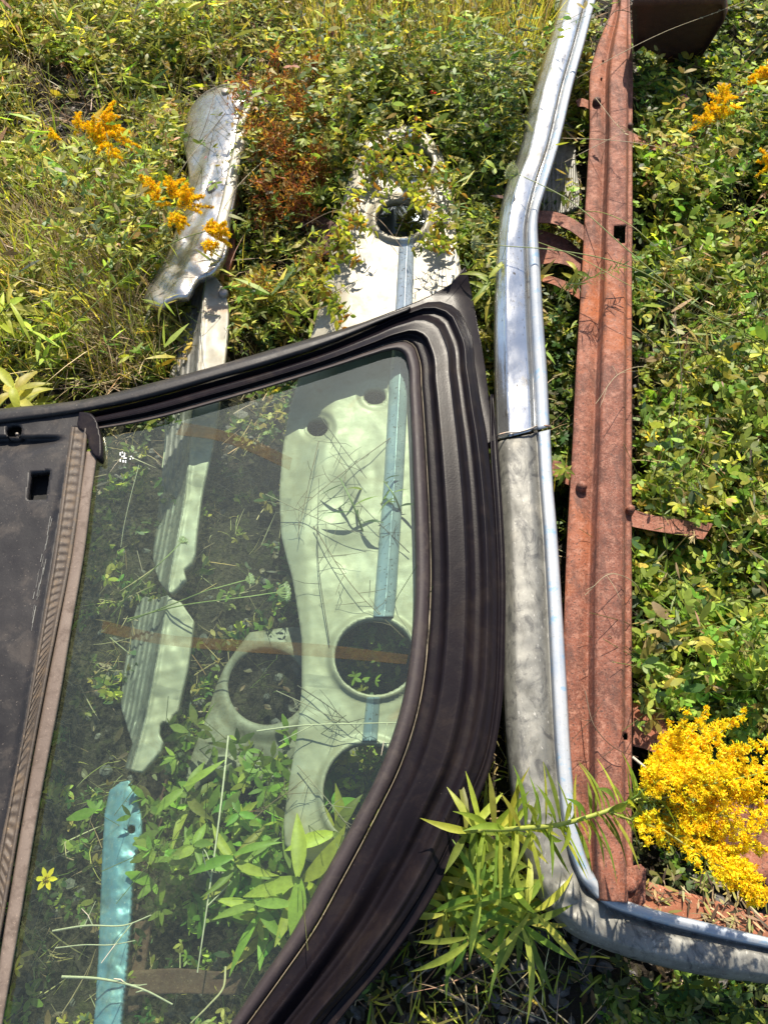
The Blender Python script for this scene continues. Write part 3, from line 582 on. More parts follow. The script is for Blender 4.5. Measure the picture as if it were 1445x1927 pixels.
# rusty plates around the beam
def plate(name, poly, zf, mat, label, cat, **kw):
    c = np.mean(poly, 0); o = sheet(name, poly, zf, M[mat], None, **kw); return tag(o, label, cat)
plate('rusty_sheet', [(1195, -10), (1365, -14), (1368, 20), (1338, 70), (1312, 112), (1262, 100), (1215, 70), (1198, 84)], lambda x, y: 0.03 + 0.36 * np.clip((112 - y) / 126, 0, 1) + 0.003 * wob(x, y, 80), 'rust_dark', 'dark rusty sheet in the far grass right of the beam', 'metal sheet', step=6, skirt=0.03, thick=0.003)
plate('rusty_plate', [(1205, 1655), (1260, 1672), (1330, 1690), (1400, 1712), (1520, 1740), (1520, 1800), (1400, 1765), (1300, 1742), (1200, 1720)], lambda x, y: 0.055 + 0.004 * wob(x, y, 60), 'rust_orange', 'orange rusted floor plate behind the bumper corner, under the big goldenrod', 'metal plate', step=6, skirt=0.02, thick=0.003)
plate('rusty_scrap', [(1300, 1520), (1380, 1500), (1520, 1510), (1520, 1650), (1460, 1690), (1420, 1640), (1370, 1600)], lambda x, y: 0.075 + 0.012 * np.sin((x + y) / 22), 'rust', 'crumpled red rusty panel mostly hidden by yellow goldenrod plume', 'metal panel', step=6, skirt=0.02, thick=0.003)
plate('rusty_bracket', [(560, 392), (600, 402), (648, 430), (642, 470), (600, 484), (572, 470), (590, 430), (548, 410)], lambda x, y: 0.09 + 0.010 * np.sin(x / 14), 'rust_dark', 'rusty bent bracket in the weeds left of the pale perforated panel', 'bracket', step=4, skirt=0.03, thick=0.003)
plate('rusty_rail', [(462, 232), (476, 250), (478, 275), (455, 330), (445, 400), (440, 470), (428, 520), (410, 515), (426, 470), (440, 400), (452, 330)], lambda x, y: 0.07 + 0 * x, 'rust', 'narrow rusty rail under the dented chrome bumper end', 'rail', step=4, skirt=0.03, thick=0.003)

# ------------------------------------------------------------------ pale perforated panel
ridge_x = lambda y: (np.interp(y, [230, 330, 450, 600, 700, 900, 1140, 1310, 1400, 1650], [764, 760, 751, 742, 733, 722, 703, 690, 680, 660]), np.interp(y, [230, 330, 450, 600, 700, 900, 1140, 1310, 1400, 1650], [796, 790, 780, 776, 770, 760, 745, 716, 710, 690]))
def panel():
    base = P(700, 900, 0.0)
    root = thing('perforated_panel', base, 'pale aluminium panel with round cut-outs and central ridge, under the window glass', 'metal panel')
    H = [circ(754, 411, 47, 36, 44), circ(766, 300, 50, 30, 40, 0.1), circ(706, 1236, 76, 72, 60), circ(692, 1494, 84, 96, 64), circ(598, 804, 20, 18, 30), circ(706, 745, 21, 17, 30)]
    rims = [(754, 411, 47, 36, 0.012), (766, 300, 50, 30, 0.010), (706, 1236, 76, 72, 0.009), (692, 1494, 84, 96, 0.009), (598, 804, 20, 18, -0.006), (706, 745, 21, 17, -0.006)]
    def zf(x, y):
        z = 0.160 + 0.0035 * wob(x, y, 220) + 0.0012 * wob(x, y, 45)
        for cx, cy, rx, ry, h in rims:
            d = np.sqrt(((x - cx) / rx) ** 2 + ((y - cy) / ry) ** 2); w = 16.0 / rx
            z = z + h * sm(1 + w, 1 + w * 0.35, d)
        # side wings drop away left of the fold
        fx = np.interp(y, [230, 400, 600, 700, 900, 1000, 1200, 1450, 1600], [705, 672, 655, 640, 610, 575, 588, 568, 560])
        z = z - 0.020 * sm(0, 60, fx - x) - 0.015 * sm(30, 110, fx - x)
        # dents
        z = z - 0.010 * np.exp(-(((x - 640) / 40) ** 2 + ((y - 980) / 90) ** 2)) * (0.6 + 0.4 * np.sin(y / 18)) - 0.006 * np.exp(-(((x - 700) / 22) ** 2 + ((y - 880) / 60) ** 2))
        return z
    sheet('panel_skin', WP, zf, M['alu'], root, holes=H, step=4, skirt=0.05, hole_skirt=0.022, thick=0.002)
    # central ridge in pieces between the openings
    for (y0, y1) in ((238, 268), (332, 374), (448, 1160), (1312, 1394)):
        ys = np.linspace(y0, y1, max(4, int((y1 - y0) / 40))); l, r = ridge_x(ys)
        zz = zf(np.array([(l.mean() + r.mean()) / 2]), np.array([(y0 + y1) / 2]))[0]
        def zj(x, y, s, t): return zf(x, y) - 0.160
        loft('ridge_strip', list(zip(l, ys)), list(zip(r, ys)), [(0, -0.004), (0.04, 0.004), (0.5, 0.016), (0.56, 0.016), (0.96, 0.005), (1, -0.004)], 0.162, M['galv'], root, max(12, int((y1 - y0) / 4)), 3, 0.0015, zjit=zj)
    return zf
PZ = panel()
# deeper pan under the front openings
plate('inner_pan', smooth_poly([(700, 330), (740, 300), (800, 310), (830, 400), (800, 470), (720, 460)], 4), lambda x, y: 0.06 + 0.03 * np.exp(-((x - 742) / 14.0) ** 2), 'galv', 'grey pressed pan seen down through the round hole of the pale panel', 'metal pan', step=4, skirt=0.02, thick=0.002)
plate('side_panel', smooth_poly(LP2, 4), lambda x, y: 0.040 + 0.008 * sm(26, 0, np.abs(np.hypot(x - 503, y - 1292) - 84)) + 0.008 * sm(26, 0, np.abs(np.hypot(x - 440, y - 1545) - 104)) + 0.004 * wob(x, y, 120), 'alu_dirty', 'low pale panel with two big round holes, left of the perforated panel under glass', 'metal panel', holes=[circ(503, 1292, 74, 72, 50), circ(440, 1545, 92, 92, 56)], step=4, skirt=0.03, hole_skirt=0.012, thick=0.002)
# ------------------------------------------------------------------ left run of trim
def clip_poly(poly, split, side):
    # keep the part of an outline on one side of a dividing line x = split(y)
    out = []; n = len(poly); f = lambda p: (p[0] - float(split(p[1]))) * side
    for i in range(n):
        a, b = poly[i], poly[(i + 1) % n]; fa, fb = f(a), f(b)
        if fa >= 0: out.append(a)
        if (fa >= 0) != (fb >= 0): t = fa / (fa - fb); out.append((a[0] + t*(b[0]-a[0]), a[1] + t*(b[1]-a[1])))
    # follow the dividing line densely
    res = []
    for i in range(len(out)):
        a, b = out[i], out[(i + 1) % len(out)]; res.append(a)
        if abs(f(a)) < 1e-6 * 1e6 and abs(b[1] - a[1]) > 40:
            for k in range(1, 12): y = a[1] + (b[1]-a[1]) * k / 12; res.append((float(split(y)), y))
    return res
def left_trim():
    base = P(410, 350, 0.0)
    root = thing('dented_bumper_end', base, 'dented chrome bumper end with domed tip and bolts, lying in weeds upper left', 'bumper')
    def zf(x, y):
        xc = np.interp(y, [150, 230, 350, 470, 560], [452, 446, 424, 398, 350])
        l = np.clip(xc - x, 0, 200); r = np.clip(x - xc, 0, 60)
        z = 0.165 - 0.085 * (l / 95) ** 2 - 0.0002 * r
        z = z - 0.03 * sm(180, 150, y) + 0.004 * wob(x, y, 60) + 0.005 * np.sin((x * 0.8 + y * 0.35) / 6) * sm(260, 330, y) * sm(8, 40, l) + 0.009 * (vnoise(x, y, 40, 2) - 0.5) * sm(240, 300, y) + 0.010 * np.abs(np.sin((x * 0.6 - y) / 19)) * sm(420, 470, y)
        return np.maximum(z, 0.03)
    sheet('chrome_shell', smooth_poly(CH, 3), zf, M['old_chrome'], root, holes=[circ(459, 198, 6, 4, 16), circ(443, 314, 4.5, 3.2, 14)], step=3.5, skirt=0.02, hole_skirt=0.006, thick=0.002)
    fl = [(487, 168), (474, 205), (463, 232), (462, 268), (450, 322), (441, 372), (430, 420), (425, 470), (408, 500)]
    fr = [(470, 172), (452, 205), (446, 232), (441, 268), (428, 322), (418, 372), (406, 420), (400, 470), (392, 500)]
    loft('edge_flange', fr, fl, [(0, -0.004), (0.1, 0.008), (0.3, 0.007), (0.9, 0.005), (1, -0.02)], 0.168, M['alu'], root, 80, 3, 0.002, zjit=lambda x, y, s, t: 0.003 * wob(x, y, 60) - 0.03 * sm(200, 165, y))
    for (x, y, r) in ((426, 173, 0.016), (397, 356, 0.012), (403, 345, 0.008)): bolt('bolt', x, y, float(zf(np.array([x]), np.array([y]))[0]) + 0.003, r, 0.008, M['bolt'], root)
    base = P(370, 800, 0.0)
    r1 = thing('ribbed_trim', base, 'pale ribbed metal trim running from the dented chrome end under the window glass', 'metal trim', 'ribbed trim lengths')
    def mk(split, drop):
        def zf(x, y):
            e = split(y); l = np.clip(e - x, 0, 200)
            return 0.125 - 0.022 * sm(0, 10, l) - 0.0014 * l * drop + 0.0032 * np.sin(l / 1.45) * sm(8, 16, l) + 0.004 * sm(10, 0, np.abs(x - e)) + 0.003 * wob(x, y, 60)
        return zf
    def pair(poly, split, root):
        poly = smooth_poly(poly, 3) if poly is RT1 else list(poly); ys = np.array([p[1] for p in poly]); y0, y1 = ys.min(), ys.max(); yy = np.linspace(y0, y1, 30)
        e = split(yy); zf = mk(split, 1)
        sheet('bright_edge', clip_poly(poly, split, 1), zf, M['alu'], root, step=2.6, skirt=0.02, thick=0.0015)
        sheet('ribbed_face', clip_poly(poly, split, -1), zf, M['chrome_dull'], root, step=2.2, skirt=0.02, thick=0.0015)
    s1 = lambda y: np.interp(y, [510, 560, 700, 930, 1100], [386, 384, 372, 350, 318])
    pair(RT1, s1, r1)
    bolt('bolt', 421, 553, 0.128, 0.013, 0.010, M['bolt'], r1)
    r2 = thing('ribbed_trim', P(290, 1280, 0), 'short torn length of ribbed green-looking trim with rusted notch, under the glass', 'metal trim', 'ribbed trim lengths')
    s2 = lambda y: np.interp(y, [1120, 1200, 1350, 1450], [318, 304, 276, 248])
    pair(RT2, s2, r2)
    b = sheet('blue_strip', BLU, lambda x, y: 0.11 - 0.028 * sm(0, 42, np.interp(y, [1470, 1600, 1950], [240, 226, 208]) - x) + 0.004 * wob(x, y, 70) + 0.008 * (vnoise(x, y, 26, 4) - 0.5), M['blue'], None, holes=[circ(248, 1561, 8, 8.5, 22)], step=3, skirt=0.02, hole_skirt=0.01, thick=0.002)
    tag(b, 'blue painted metal strip with one round hole, at the near left under the glass', 'metal strip')
    plate('brown_strip', [(300, 1400), (318, 1440), (300, 1600), (282, 1750), (262, 1900), (235, 1910), (250, 1760), (268, 1600), (280, 1480)], lambda x, y: 0.055 + 0 * x, 'rust_dark', 'dark brown strip lying right beside the blue strip under the glass', 'metal strip', step=5, skirt=0.02, thick=0.002)
    plate('brown_board', [(236, 1828), (330, 1822), (450, 1832), (462, 1850), (450, 1874), (330, 1870), (234, 1876)], lambda x, y: 0.07 + 0 * x, 'rust_dark', 'short brown crossways strip beneath the near corner of the glass', 'metal strip', step=5, skirt=0.02, thick=0.002)
left_trim()
def lens():
    poly = smooth_poly([(1048, 226), (1064, 222), (1078, 232), (1082, 300), (1082, 395), (1020, 392), (1026, 350), (1040, 290)], 3)
    o = sheet('ribbed_housing', poly, lambda x, y: 0.045 + 0.003 * np.sin(x / 1.3) * sm(290, 320, y) + 0.03 * np.exp(-((x - 1062) / 14) ** 2 - ((y - 240) / 14) ** 2), M['chrome_dull'], None, step=2, skirt=0.03, thick=0.002)
    tag(o, 'grey ribbed housing in the shade between chrome bumper and rusty beam', 'housing')
lens()

# ------------------------------------------------------------------ ground cover
UP = np.array([0, 0, 1.])
def rand_ground(n, zone):
    """n random ground spots whose photo position lies in zone(x, y) -> density 0..1"""
    out = []
    tot = 0
    while tot < n:
        m = 20000; X = rng.uniform(-2.2, 2.2, m); Y = rng.uniform(-0.35, 4.0, m); p = np.c_[X, Y, 0 * X]
        x, y = proj(p); k = (x > -250) & (x < 1700) & (y > -260) & (y < 2150)
        p, x, y = p[k], x[k], y[k]; d = zone(x, y); p = p[rng.random(len(p)) < d]; out.append(p); tot += len(p)
        if len(p) == 0 and tot == 0 and len(out) > 60: break
    return np.concatenate(out)[:n]
def inbox(x, y, x0, y0, x1, y1, s=25):
    return sm(x0 - s, x0 + s, x) * sm(x1 + s, x1 - s, x) * sm(y0 - s, y0 + s, y) * sm(y1 + s, y1 - s, y)
def clumpy(x, y, s=1.0, lo=0.15): return np.clip(sm(0.38, 0.56, vnoise(x, y, 75 * s, 1)), lo, 1)
def underglass(x, y): return inpoly(x, y, FR_OUT).astype(float)
def sprigs(geo, geos, base, h, lean, nodes, leaflets, ll, lw, cols, cw, pet=0.011, prof=(0.2, 0.85, 0.95, 0.3), stemcol=(0.10, 0.12, 0.03), upb=0.8, spread=1.0, jit=0.22, keep=0.0, low=0.03):
    N = len(base); az = rng.uniform(0, 2*PI, N); bx_, by_ = proj(base); h = h * np.exp(rng.normal(0, 0.28, N)) * (0.45 + 1.25 * sm(0.3, 0.75, vnoise(bx_, by_, 95, 3))); ln = rng.uniform(0.15, 1, N) * lean
    ld_ = np.c_[np.cos(az), np.sin(az), 0*az]
    def at(t): return base[:, None] + ld_[:, None] * (h * ln)[:, None, None] * (t ** 1.5)[..., None] + UP * (h[:, None] * t * (1 - 0.25 * t * ln[:, None]))[..., None]
    tt = np.broadcast_to(np.linspace(0, 1, 4), (N, 4)); tube_pts(geos, at(tt), np.linspace(0.0012, 0.0006, 4)[None], rcol(stemcol, N), 3)
    t = np.broadcast_to(np.linspace(0.22, 1, nodes), (N, nodes)) + rng.normal(0, 0.03, (N, nodes)); t = np.clip(t, 0.1, 1)
    pos = at(t).reshape(-1, 3); n = len(pos)
    pa = rng.uniform(0, 2*PI, n); pd = np.c_[np.cos(pa), np.sin(pa), rng.uniform(-0.1, 0.7, n)]; pd = nrm(pd)
    node_col = mixcol(cols, cw, n, jit) * np.repeat(np.exp(rng.normal(0, 0.22, (N, 1))) * (1 + rng.normal(0, 0.10, (N, 3))), n // N, 0); pe = pos + pd * pet * rng.uniform(0.4, 1.4, n)[:, None]
    for k in range(leaflets):
        a = (k - (leaflets - 1) / 2) * (1.15 if leaflets > 1 else 0) * spread
        c, s = np.cos(a), np.sin(a); d = np.c_[pd[:, 0]*c - pd[:, 1]*s, pd[:, 0]*s + pd[:, 1]*c, pd[:, 2] + rng.normal(0, 0.25, n)]
        nn = nrm(UP * upb + rng.normal(0, 0.42, (n, 3)))
        k_ = free(pe + nrm(d)*0.01, keep, low) & (pe[:, 2] > 0.004)
        sc = np.clip(np.repeat(np.exp(rng.normal(0, 0.30, N)), n // N) * rng.uniform(0.65, 1.2, n), 0.35, 1.9)
        strips(geo, pe[k_], d[k_], nn[k_], (ll * sc)[k_], (lw * sc)[k_], rng.uniform(-0.1, 0.35, k_.sum()), prof, (node_col * np.exp(rng.normal(0, 0.1, (n, 1))))[k_])
FRESH = (0.22, 0.33, 0.050); GREEN = (0.19, 0.26, 0.045); LIME = (0.44, 0.47, 0.075); OLIVE = (0.35, 0.32, 0.09); DEEP = (0.050, 0.095, 0.026); YEL = (0.50, 0.47, 0.11); TAN = (0.42, 0.32, 0.17); PALE = (0.17, 0.22, 0.10); RED = (0.30, 0.09, 0.03); ORG = (0.36, 0.19, 0.045)
def cover():
    gl, gs = Geo(), Geo()
    out = lambda x, y: 1 - underglass(x, y)
    # dense small-leaved clover right of the beam
    z = lambda x, y: out(x, y) * sm(1175, 1200, x) * sm(60, 330, y) * sm(1420, 1330, y) * clumpy(x, y, 1.0, 0.12)
    b = rand_ground(2900, z); sprigs(gl, gs, b, 0.115, 0.8, 8, 3, 0.0195, 0.0098, [FRESH, LIME, OLIVE, DEEP], [6, 3, 1.5, 2])
    z = lambda x, y: out(x, y) * sm(1200, 1215, x) * sm(150, 330, y) * sm(1420, 1330, y) * sm(0.44, 0.6, vnoise(x, y, 60, 7))
    b = rand_ground(620, z); sprigs(gl, gs, b, 0.16, 0.8, 12, 1, 0.034, 0.0050, [FRESH, OLIVE, PALE, TAN], [4, 3, 2, 1.5], pet=0.003, prof=(0.3, 1, 0.7, 0.06))
    # upper left and top: mixed
    z = lambda x, y: out(x, y) * sm(760, 700, y) * sm(1130, 1060, x) * clumpy(x, y, 1.2, 0.04) * (1 - 0.75 * inbox(x, y, 430, 290, 640, 700, 25)) * (1 - 0.6 * inbox(x, y, 40, 120, 230, 200, 40))
    b = rand_ground(2600, z); sprigs(gl, gs, b, 0.085, 1.0, 7, 3, 0.0200, 0.0112, [GREEN, LIME, OLIVE, YEL, DEEP], [4, 5, 3, 2.5, 2])
    b = rand_ground(1700, z); sprigs(gl, gs, b, 0.11, 0.9, 9, 1, 0.042, 0.0078, [GREEN, LIME, OLIVE, TAN, YEL], [3, 5, 3, 2, 2.5], pet=0.004, prof=(0.3, 1, 0.7, 0.08))
    b = rand_ground(500, z); sprigs(gl, gs, b, 0.05, 0.8, 5, 1, 0.032, 0.020, [GREEN, DEEP, PALE, LIME], [4, 2, 2, 2], pet=0.01, prof=(0.2, 0.9, 1.0, 0.3))
    z = lambda x, y: out(x, y) * sm(760, 700, y) * sm(1000, 940, x) * sm(0.48, 0.62, vnoise(x, y, 120, 5)) * (1 - 0.6 * inbox(x, y, 430, 290, 640, 700, 25)) * (1 - inbox(x, y, 330, 140, 480, 560, 5) * 0.6)
    b = rand_ground(620, z); sprigs(gl, gs, b, 0.17, 0.7, 10, 3, 0.024, 0.0075, [GREEN, LIME, OLIVE, YEL], [4, 5, 3, 2], prof=(0.2, 1, 0.8, 0.1))
    b = rand_ground(420, z); sprigs(gl, gs, b, 0.20, 0.8, 13, 1, 0.055, 0.0075, [GREEN, LIME, PALE, YEL], [3, 5, 1, 2], pet=0.003, prof=(0.3, 1, 0.7, 0.06))
    z = lambda x, y: out(x, y) * sm(1195, 1215, x) * sm(200, 330, y) * sm(1420, 1330, y) * sm(0.46, 0.62, vnoise(x, y, 110, 6))
    b = rand_ground(420, z); sprigs(gl, gs, b, 0.17, 0.7, 11, 3, 0.022, 0.0105, [FRESH, LIME, OLIVE], [5, 3, 1])
    # far top right
    z = lambda x, y: out(x, y) * sm(1190, 1230, x) * sm(300, 120, y)
    b = rand_ground(900, z); sprigs(gl, gs, b, 0.10, 0.8, 7, 3, 0.023, 0.011, [GREEN, LIME, DEEP], [4, 4, 3])
    # feathery shrubs between pale panel and bumper
    z = lambda x, y: out(x, y) * inbox(x, y, 835, 250, 940, 640, 14)
    b = rand_ground(420, z); sprigs(gl, gs, b, 0.17, 0.5, 13, 3, 0.020, 0.0052, [GREEN, PALE, LIME, DEEP], [5, 3, 2, 2], pet=0.005, prof=(0.3, 1, 0.8, 0.15))
    # weedy middle strip: spare
    z = lambda x, y: out(x, y) * inbox(x, y, 440, 300, 640, 690, 18)
    b = rand_ground(330, z); sprigs(gl, gs, b, 0.12, 0.8, 9, 3, 0.016, 0.0055, [GREEN, LIME, OLIVE, DEEP], [5, 3, 3, 3], prof=(0.2, 1, 0.7, 0.1))
    z = lambda x, y: out(x, y) * (inbox(x, y, 290, 210, 345, 480, 8) + inbox(x, y, 240, 480, 300, 600, 12) + 0.5 * inbox(x, y, 470, 160, 500, 500, 8))
    b = rand_ground(150, z); sprigs(gl, gs, b, 0.20, 0.9, 12, 3, 0.020, 0.0075, [GREEN, LIME, PALE, TAN], [4, 4, 2, 2], keep=0.8, low=0.02)
    # tall leafy weeds arching over the far end of the pale panel
    z = lambda x, y: out(x, y) * (inbox(x, y, 670, 215, 850, 250, 12) + inbox(x, y, 630, 240, 668, 420, 10) * 0.6 + inbox(x, y, 848, 300, 880, 520, 10))
    b = rand_ground(430, z); sprigs(gl, gs, b, 0.26, 0.95, 13, 3, 0.019, 0.008, [GREEN, LIME, PALE, OLIVE], [5, 4, 2, 2], keep=0.85, low=0.02)
    # a few shaded plants below and beside the bumper
    z = lambda x, y: out(x, y) * (inbox(x, y, 1100, 1830, 1500, 1960, 30) * 0.55 + inbox(x, y, 1020, 480, 1085, 1000, 10) * 0.8 + inbox(x, y, 900, 560, 935, 900, 8) * 0.5 + inbox(x, y, 1200, 1400, 1500, 1640, 20) * 0.5)
    b = rand_ground(560, z); sprigs(gl, gs, b, 0.075, 0.6, 6, 3, 0.015, 0.0075, [GREEN, DEEP, PALE], [4, 4, 1])
    # low growth under the glass
    z = lambda x, y: underglass(x, y) * clumpy(x, y, 0.8, 0.03) * (0.25 + 0.75 * inbox(x, y, 280, 1380, 600, 1760, 30)) * (x > 20)
    b = rand_ground(900, z); sprigs(gl, gs, b, 0.05, 0.9, 6, 3, 0.015, 0.0072, [GREEN, DEEP, OLIVE, LIME], [3, 4, 2, 1], upb=0.9)
    z = lambda x, y: underglass(x, y) * inbox(x, y, 310, 1420, 600, 1720, 15)
    b = rand_ground(130, z); sprigs(gl, gs, b, 0.11, 0.8, 7, 3, 0.028, 0.011, [FRESH, GREEN], [3, 3], upb=1.0, prof=(0.2, 1, 0.85, 0.2), keep=0.6)
    z = lambda x, y: underglass(x, y) * inbox(x, y, 640, 1180, 760, 1300, 10) + underglass(x, y) * inbox(x, y, 620, 1420, 740, 1560, 12)
    b = rand_ground(90, z); sprigs(gl, gs, b, 0.10, 0.5, 7, 3, 0.016, 0.008, [GREEN, LIME, OLIVE], [3, 3, 2], keep=0.3)
    tag(gl.build('clover_ground_cover', M['leaf'], origin=(0, 0, 0)), kind='stuff'); tag(gs.build('weed_stems', M['stem'], origin=(0, 0, 0)), kind='stuff')
def grass():
    g, d = Geo(), Geo()
    out = lambda x, y: 1 - underglass(x, y)
    def tufts(geo, b, per, L, Wd, cols, cw, lean=0.6, dr=0.35):
        N = len(b); base = np.repeat(b, per, 0) + np.c_[rng.normal(0, 0.012, (N*per, 2)), np.zeros(N*per)]
        n = len(base); az = rng.uniform(0, 2*PI, n); l = rng.uniform(0.05, lean, n)
        dd = nrm(np.c_[np.cos(az)*l, np.sin(az)*l, np.ones(n)]); nn = np.c_[-np.cos(az), -np.sin(az), 0.3 + 0*az]
        LL = L * np.exp(rng.normal(0, 0.3, n))
        tip = base + dd * LL[:, None] * 0.9; k = free(tip) & free(base + dd * LL[:, None] * 0.5)
        strips(geo, base[k], dd[k], nn[k], LL[k], Wd * rng.uniform(0.6, 1.3, k.sum()), 0.0, (0.7, 1, 0.9, 0.65, 0.12), mixcol(cols, cw, n)[k], droop=rng.uniform(0.0, dr * 1.6, k.sum()), side_bend=rng.normal(0, 0.12, k.sum()))
    z = lambda x, y: out(x, y) * (sm(420, 330, x) * sm(250, 420, y) * sm(780, 740, y) + 0.5 * inbox(x, y, 520, -40, 1050, 230, 40) + 0.12) * (x < 1060) * (1 - 0.7 * inbox(x, y, 430, 290, 640, 700, 20))
    tufts(g, rand_ground(1500, z), 8, 0.15, 0.0042, [GREEN, LIME, OLIVE, YEL], [3, 4, 3, 2], 0.9, 0.5)
    z = lambda x, y: out(x, y) * inbox(x, y, 560, -60, 1030, 190, 40)
    tufts(g, rand_ground(230, z), 8, 0.30, 0.0030, [OLIVE, LIME, YEL, TAN], [3, 3, 2, 3], 0.35, 0.15)
    z = lambda x, y: out(x, y) * (inbox(x, y, 1290, 700, 1500, 1020, 40) + 0.12 * sm(1190, 1220, x) * sm(1300, 1250, y) * sm(200, 300, y))
    tufts(d, rand_ground(110, z), 14, 0.19, 0.0020, [TAN, YEL, OLIVE], [5, 2, 2], 1.1, 0.3)
    z = lambda x, y: out(x, y) * (inbox(x, y, 180, 560, 400, 740, 30) + 0.16) * (x < 1060) * (1 - .5*inbox(x, y, 430, 290, 640, 700, 20))
    tufts(d, rand_ground(640, z), 9, 0.15, 0.0024, [TAN, (0.52, 0.42, 0.25), (0.25, 0.16, 0.07)], [5, 4, 2], 1.4, 0.5)
    z = lambda x, y: underglass(x, y) * clumpy(x, y, 0.7, 0.1)
    tufts(d, rand_ground(260, z), 6, 0.075, 0.0016, [TAN, OLIVE, (0.2, 0.14, 0.07)], [4, 4, 2], 1.2, 0.5)
    z = lambda x, y: out(x, y) * (inbox(x, y, 900, 1780, 1500, 1960, 30) * 0.5 + inbox(x, y, 780, 1600, 1050, 1900, 30))
    tufts(g, rand_ground(60, z), 4, 0.10, 0.003, [GREEN, LIME, DEEP], [3, 2, 2], 0.8, 0.4)
    zz = lambda x, y: out(x, y) * (inbox(x, y, 170, 560, 320, 750, 25) + 0.6 * inbox(x, y, 30, 430, 330, 560, 40))
    tufts(d, rand_ground(170, zz), 12, 0.17, 0.0023, [TAN, (0.56, 0.46, 0.28), (0.30, 0.20, 0.10)], [5, 5, 2], 1.8, 0.3)
    zz = lambda x, y: out(x, y) * (inbox(x, y, 530, 0, 1000, 240, 30) + 0.25 * inbox(x, y, -50, -50, 560, 250, 20) + 0.25 * (x > 1200) * (y < 1250) * (y > 250))
    b = rand_ground(330, zz); n = len(b); az = rng.uniform(0, 2*PI, n); L = rng.uniform(0.22, 0.42, n); ln = rng.uniform(0, 0.45, n); dd = nrm(np.c_[np.cos(az)*ln, np.sin(az)*ln, np.ones(n)]); bd = nrm(np.c_[np.cos(az), np.sin(az), -0.3 + 0*az])
    ps = np.stack([b + dd*(L*t)[:, None] + bd*(L*0.28*t*t*t)[:, None] for t in (0, .33, .66, .85, 1)], 1); k = free(ps[:, 2]) & free(ps[:, 4]); cc = mixcol([(0.50, 0.38, 0.20), (0.30, 0.15, 0.07), OLIVE, (0.18, 0.10, 0.05)], [4, 3, 2, 2], n)
    tube_pts(d, ps[k], np.array([[0.0013, 0.0012, 0.001, 0.0008, 0.0005]]), cc[k], 4)
    for q in range(14):
        f = rng.uniform(0.72, 1.0, k.sum())[:, None]; pp = ps[k][:, 2]*(1-f) + ps[k][:, 4]*f; m = len(pp)
        strips(d, pp, bd[k] + rng.normal(0, 0.5, (m, 3)) + UP*0.6, nrm(rng.normal(0, 1, (m, 3))), rng.uniform(0.008, 0.018, m), 0.0022, 0.1, (0.4, 1, 0.2), cc[k])
    z = lambda x, y: out(x, y) * (inbox(x, y, 60, 430, 420, 760, 40) + 0.35 * sm(330, 250, y) + 0.2 * inbox(x, y, 430, 300, 640, 700, 20) + 0.10 * (x > 1200) * (y < 1300)) * ((x < 1050) | (x > 1200))
    b = rand_ground(420, z); n = len(b); az = rng.uniform(0, 2*PI, n); b[:, 2] = rng.uniform(0.02, 0.07, n)
    dd = nrm(np.c_[np.cos(az), np.sin(az), rng.uniform(0.0, 0.6, n)]); L = rng.uniform(0.10, 0.28, n); bd = rng.uniform(0, 0.15, n); ps = np.stack([b + dd*(L*t)[:, None] - UP*(L*bd*t*t)[:, None] for t in (0, .33, .66, 1)], 1)
    k = free(ps[:, 1]) & free(ps[:, 2]) & free(ps[:, 3]); tube_pts(d, ps[k], np.array([[0.0011, 0.001, 0.0008, 0.0005]]), mixcol([(0.52, 0.42, 0.26), TAN, (0.30, 0.20, 0.11), (0.16, 0.11, 0.07)], [4, 3, 2, 2], k.sum()), 4)
    b = rand_ground(160, lambda x, y: inbox(x, y, 1200, 1660, 1445, 1760, 10)); b[:, 2] = 0.062; n = len(b); az = rng.uniform(0, 2*PI, n)
    strips(d, b, np.c_[np.cos(az), np.sin(az), rng.normal(0, 0.15, n)], nrm(UP + rng.normal(0, 0.3, (n, 3))), rng.uniform(0.01, 0.04, n), rng.uniform(0.001, 0.007, n), rng.normal(0, 0.2, n), (0.3, 1, 0.8, 0.2), mixcol([TAN, (0.1, 0.07, 0.04), OLIVE], [3, 3, 1], n))
    # fallen straw lying flat
    z = lambda x, y: 0.5 + 0 * x
    b = rand_ground(6500, z); n = len(b); az = rng.uniform(0, 2*PI, n); b[:, 2] = rng.uniform(0.008, 0.035, n)
    dd = np.c_[np.cos(az), np.sin(az), rng.normal(0, 0.2, n)]; k = free(b + dd*0.03)
    strips(d, b[k], dd[k], nrm(UP + rng.normal(0, 0.3, (n, 3)))[k], rng.uniform(0.02, 0.11, k.sum()), rng.uniform(0.001, 0.0024, k.sum()), rng.normal(0, 0.1, k.sum()), (0.8, 1, 0.8, 0.3), mixcol([TAN, (0.22, 0.15, 0.08), (0.45, 0.36, 0.22)], [4, 3, 2], n)[k], side_bend=rng.normal(0, 0.1, k.sum()))
    tag(g.build('grass', M['leaf'], origin=(0, 0, 0)), kind='stuff'); tag(d.build('dry_grass', M['straw'], origin=(0, 0, 0)), kind='stuff')
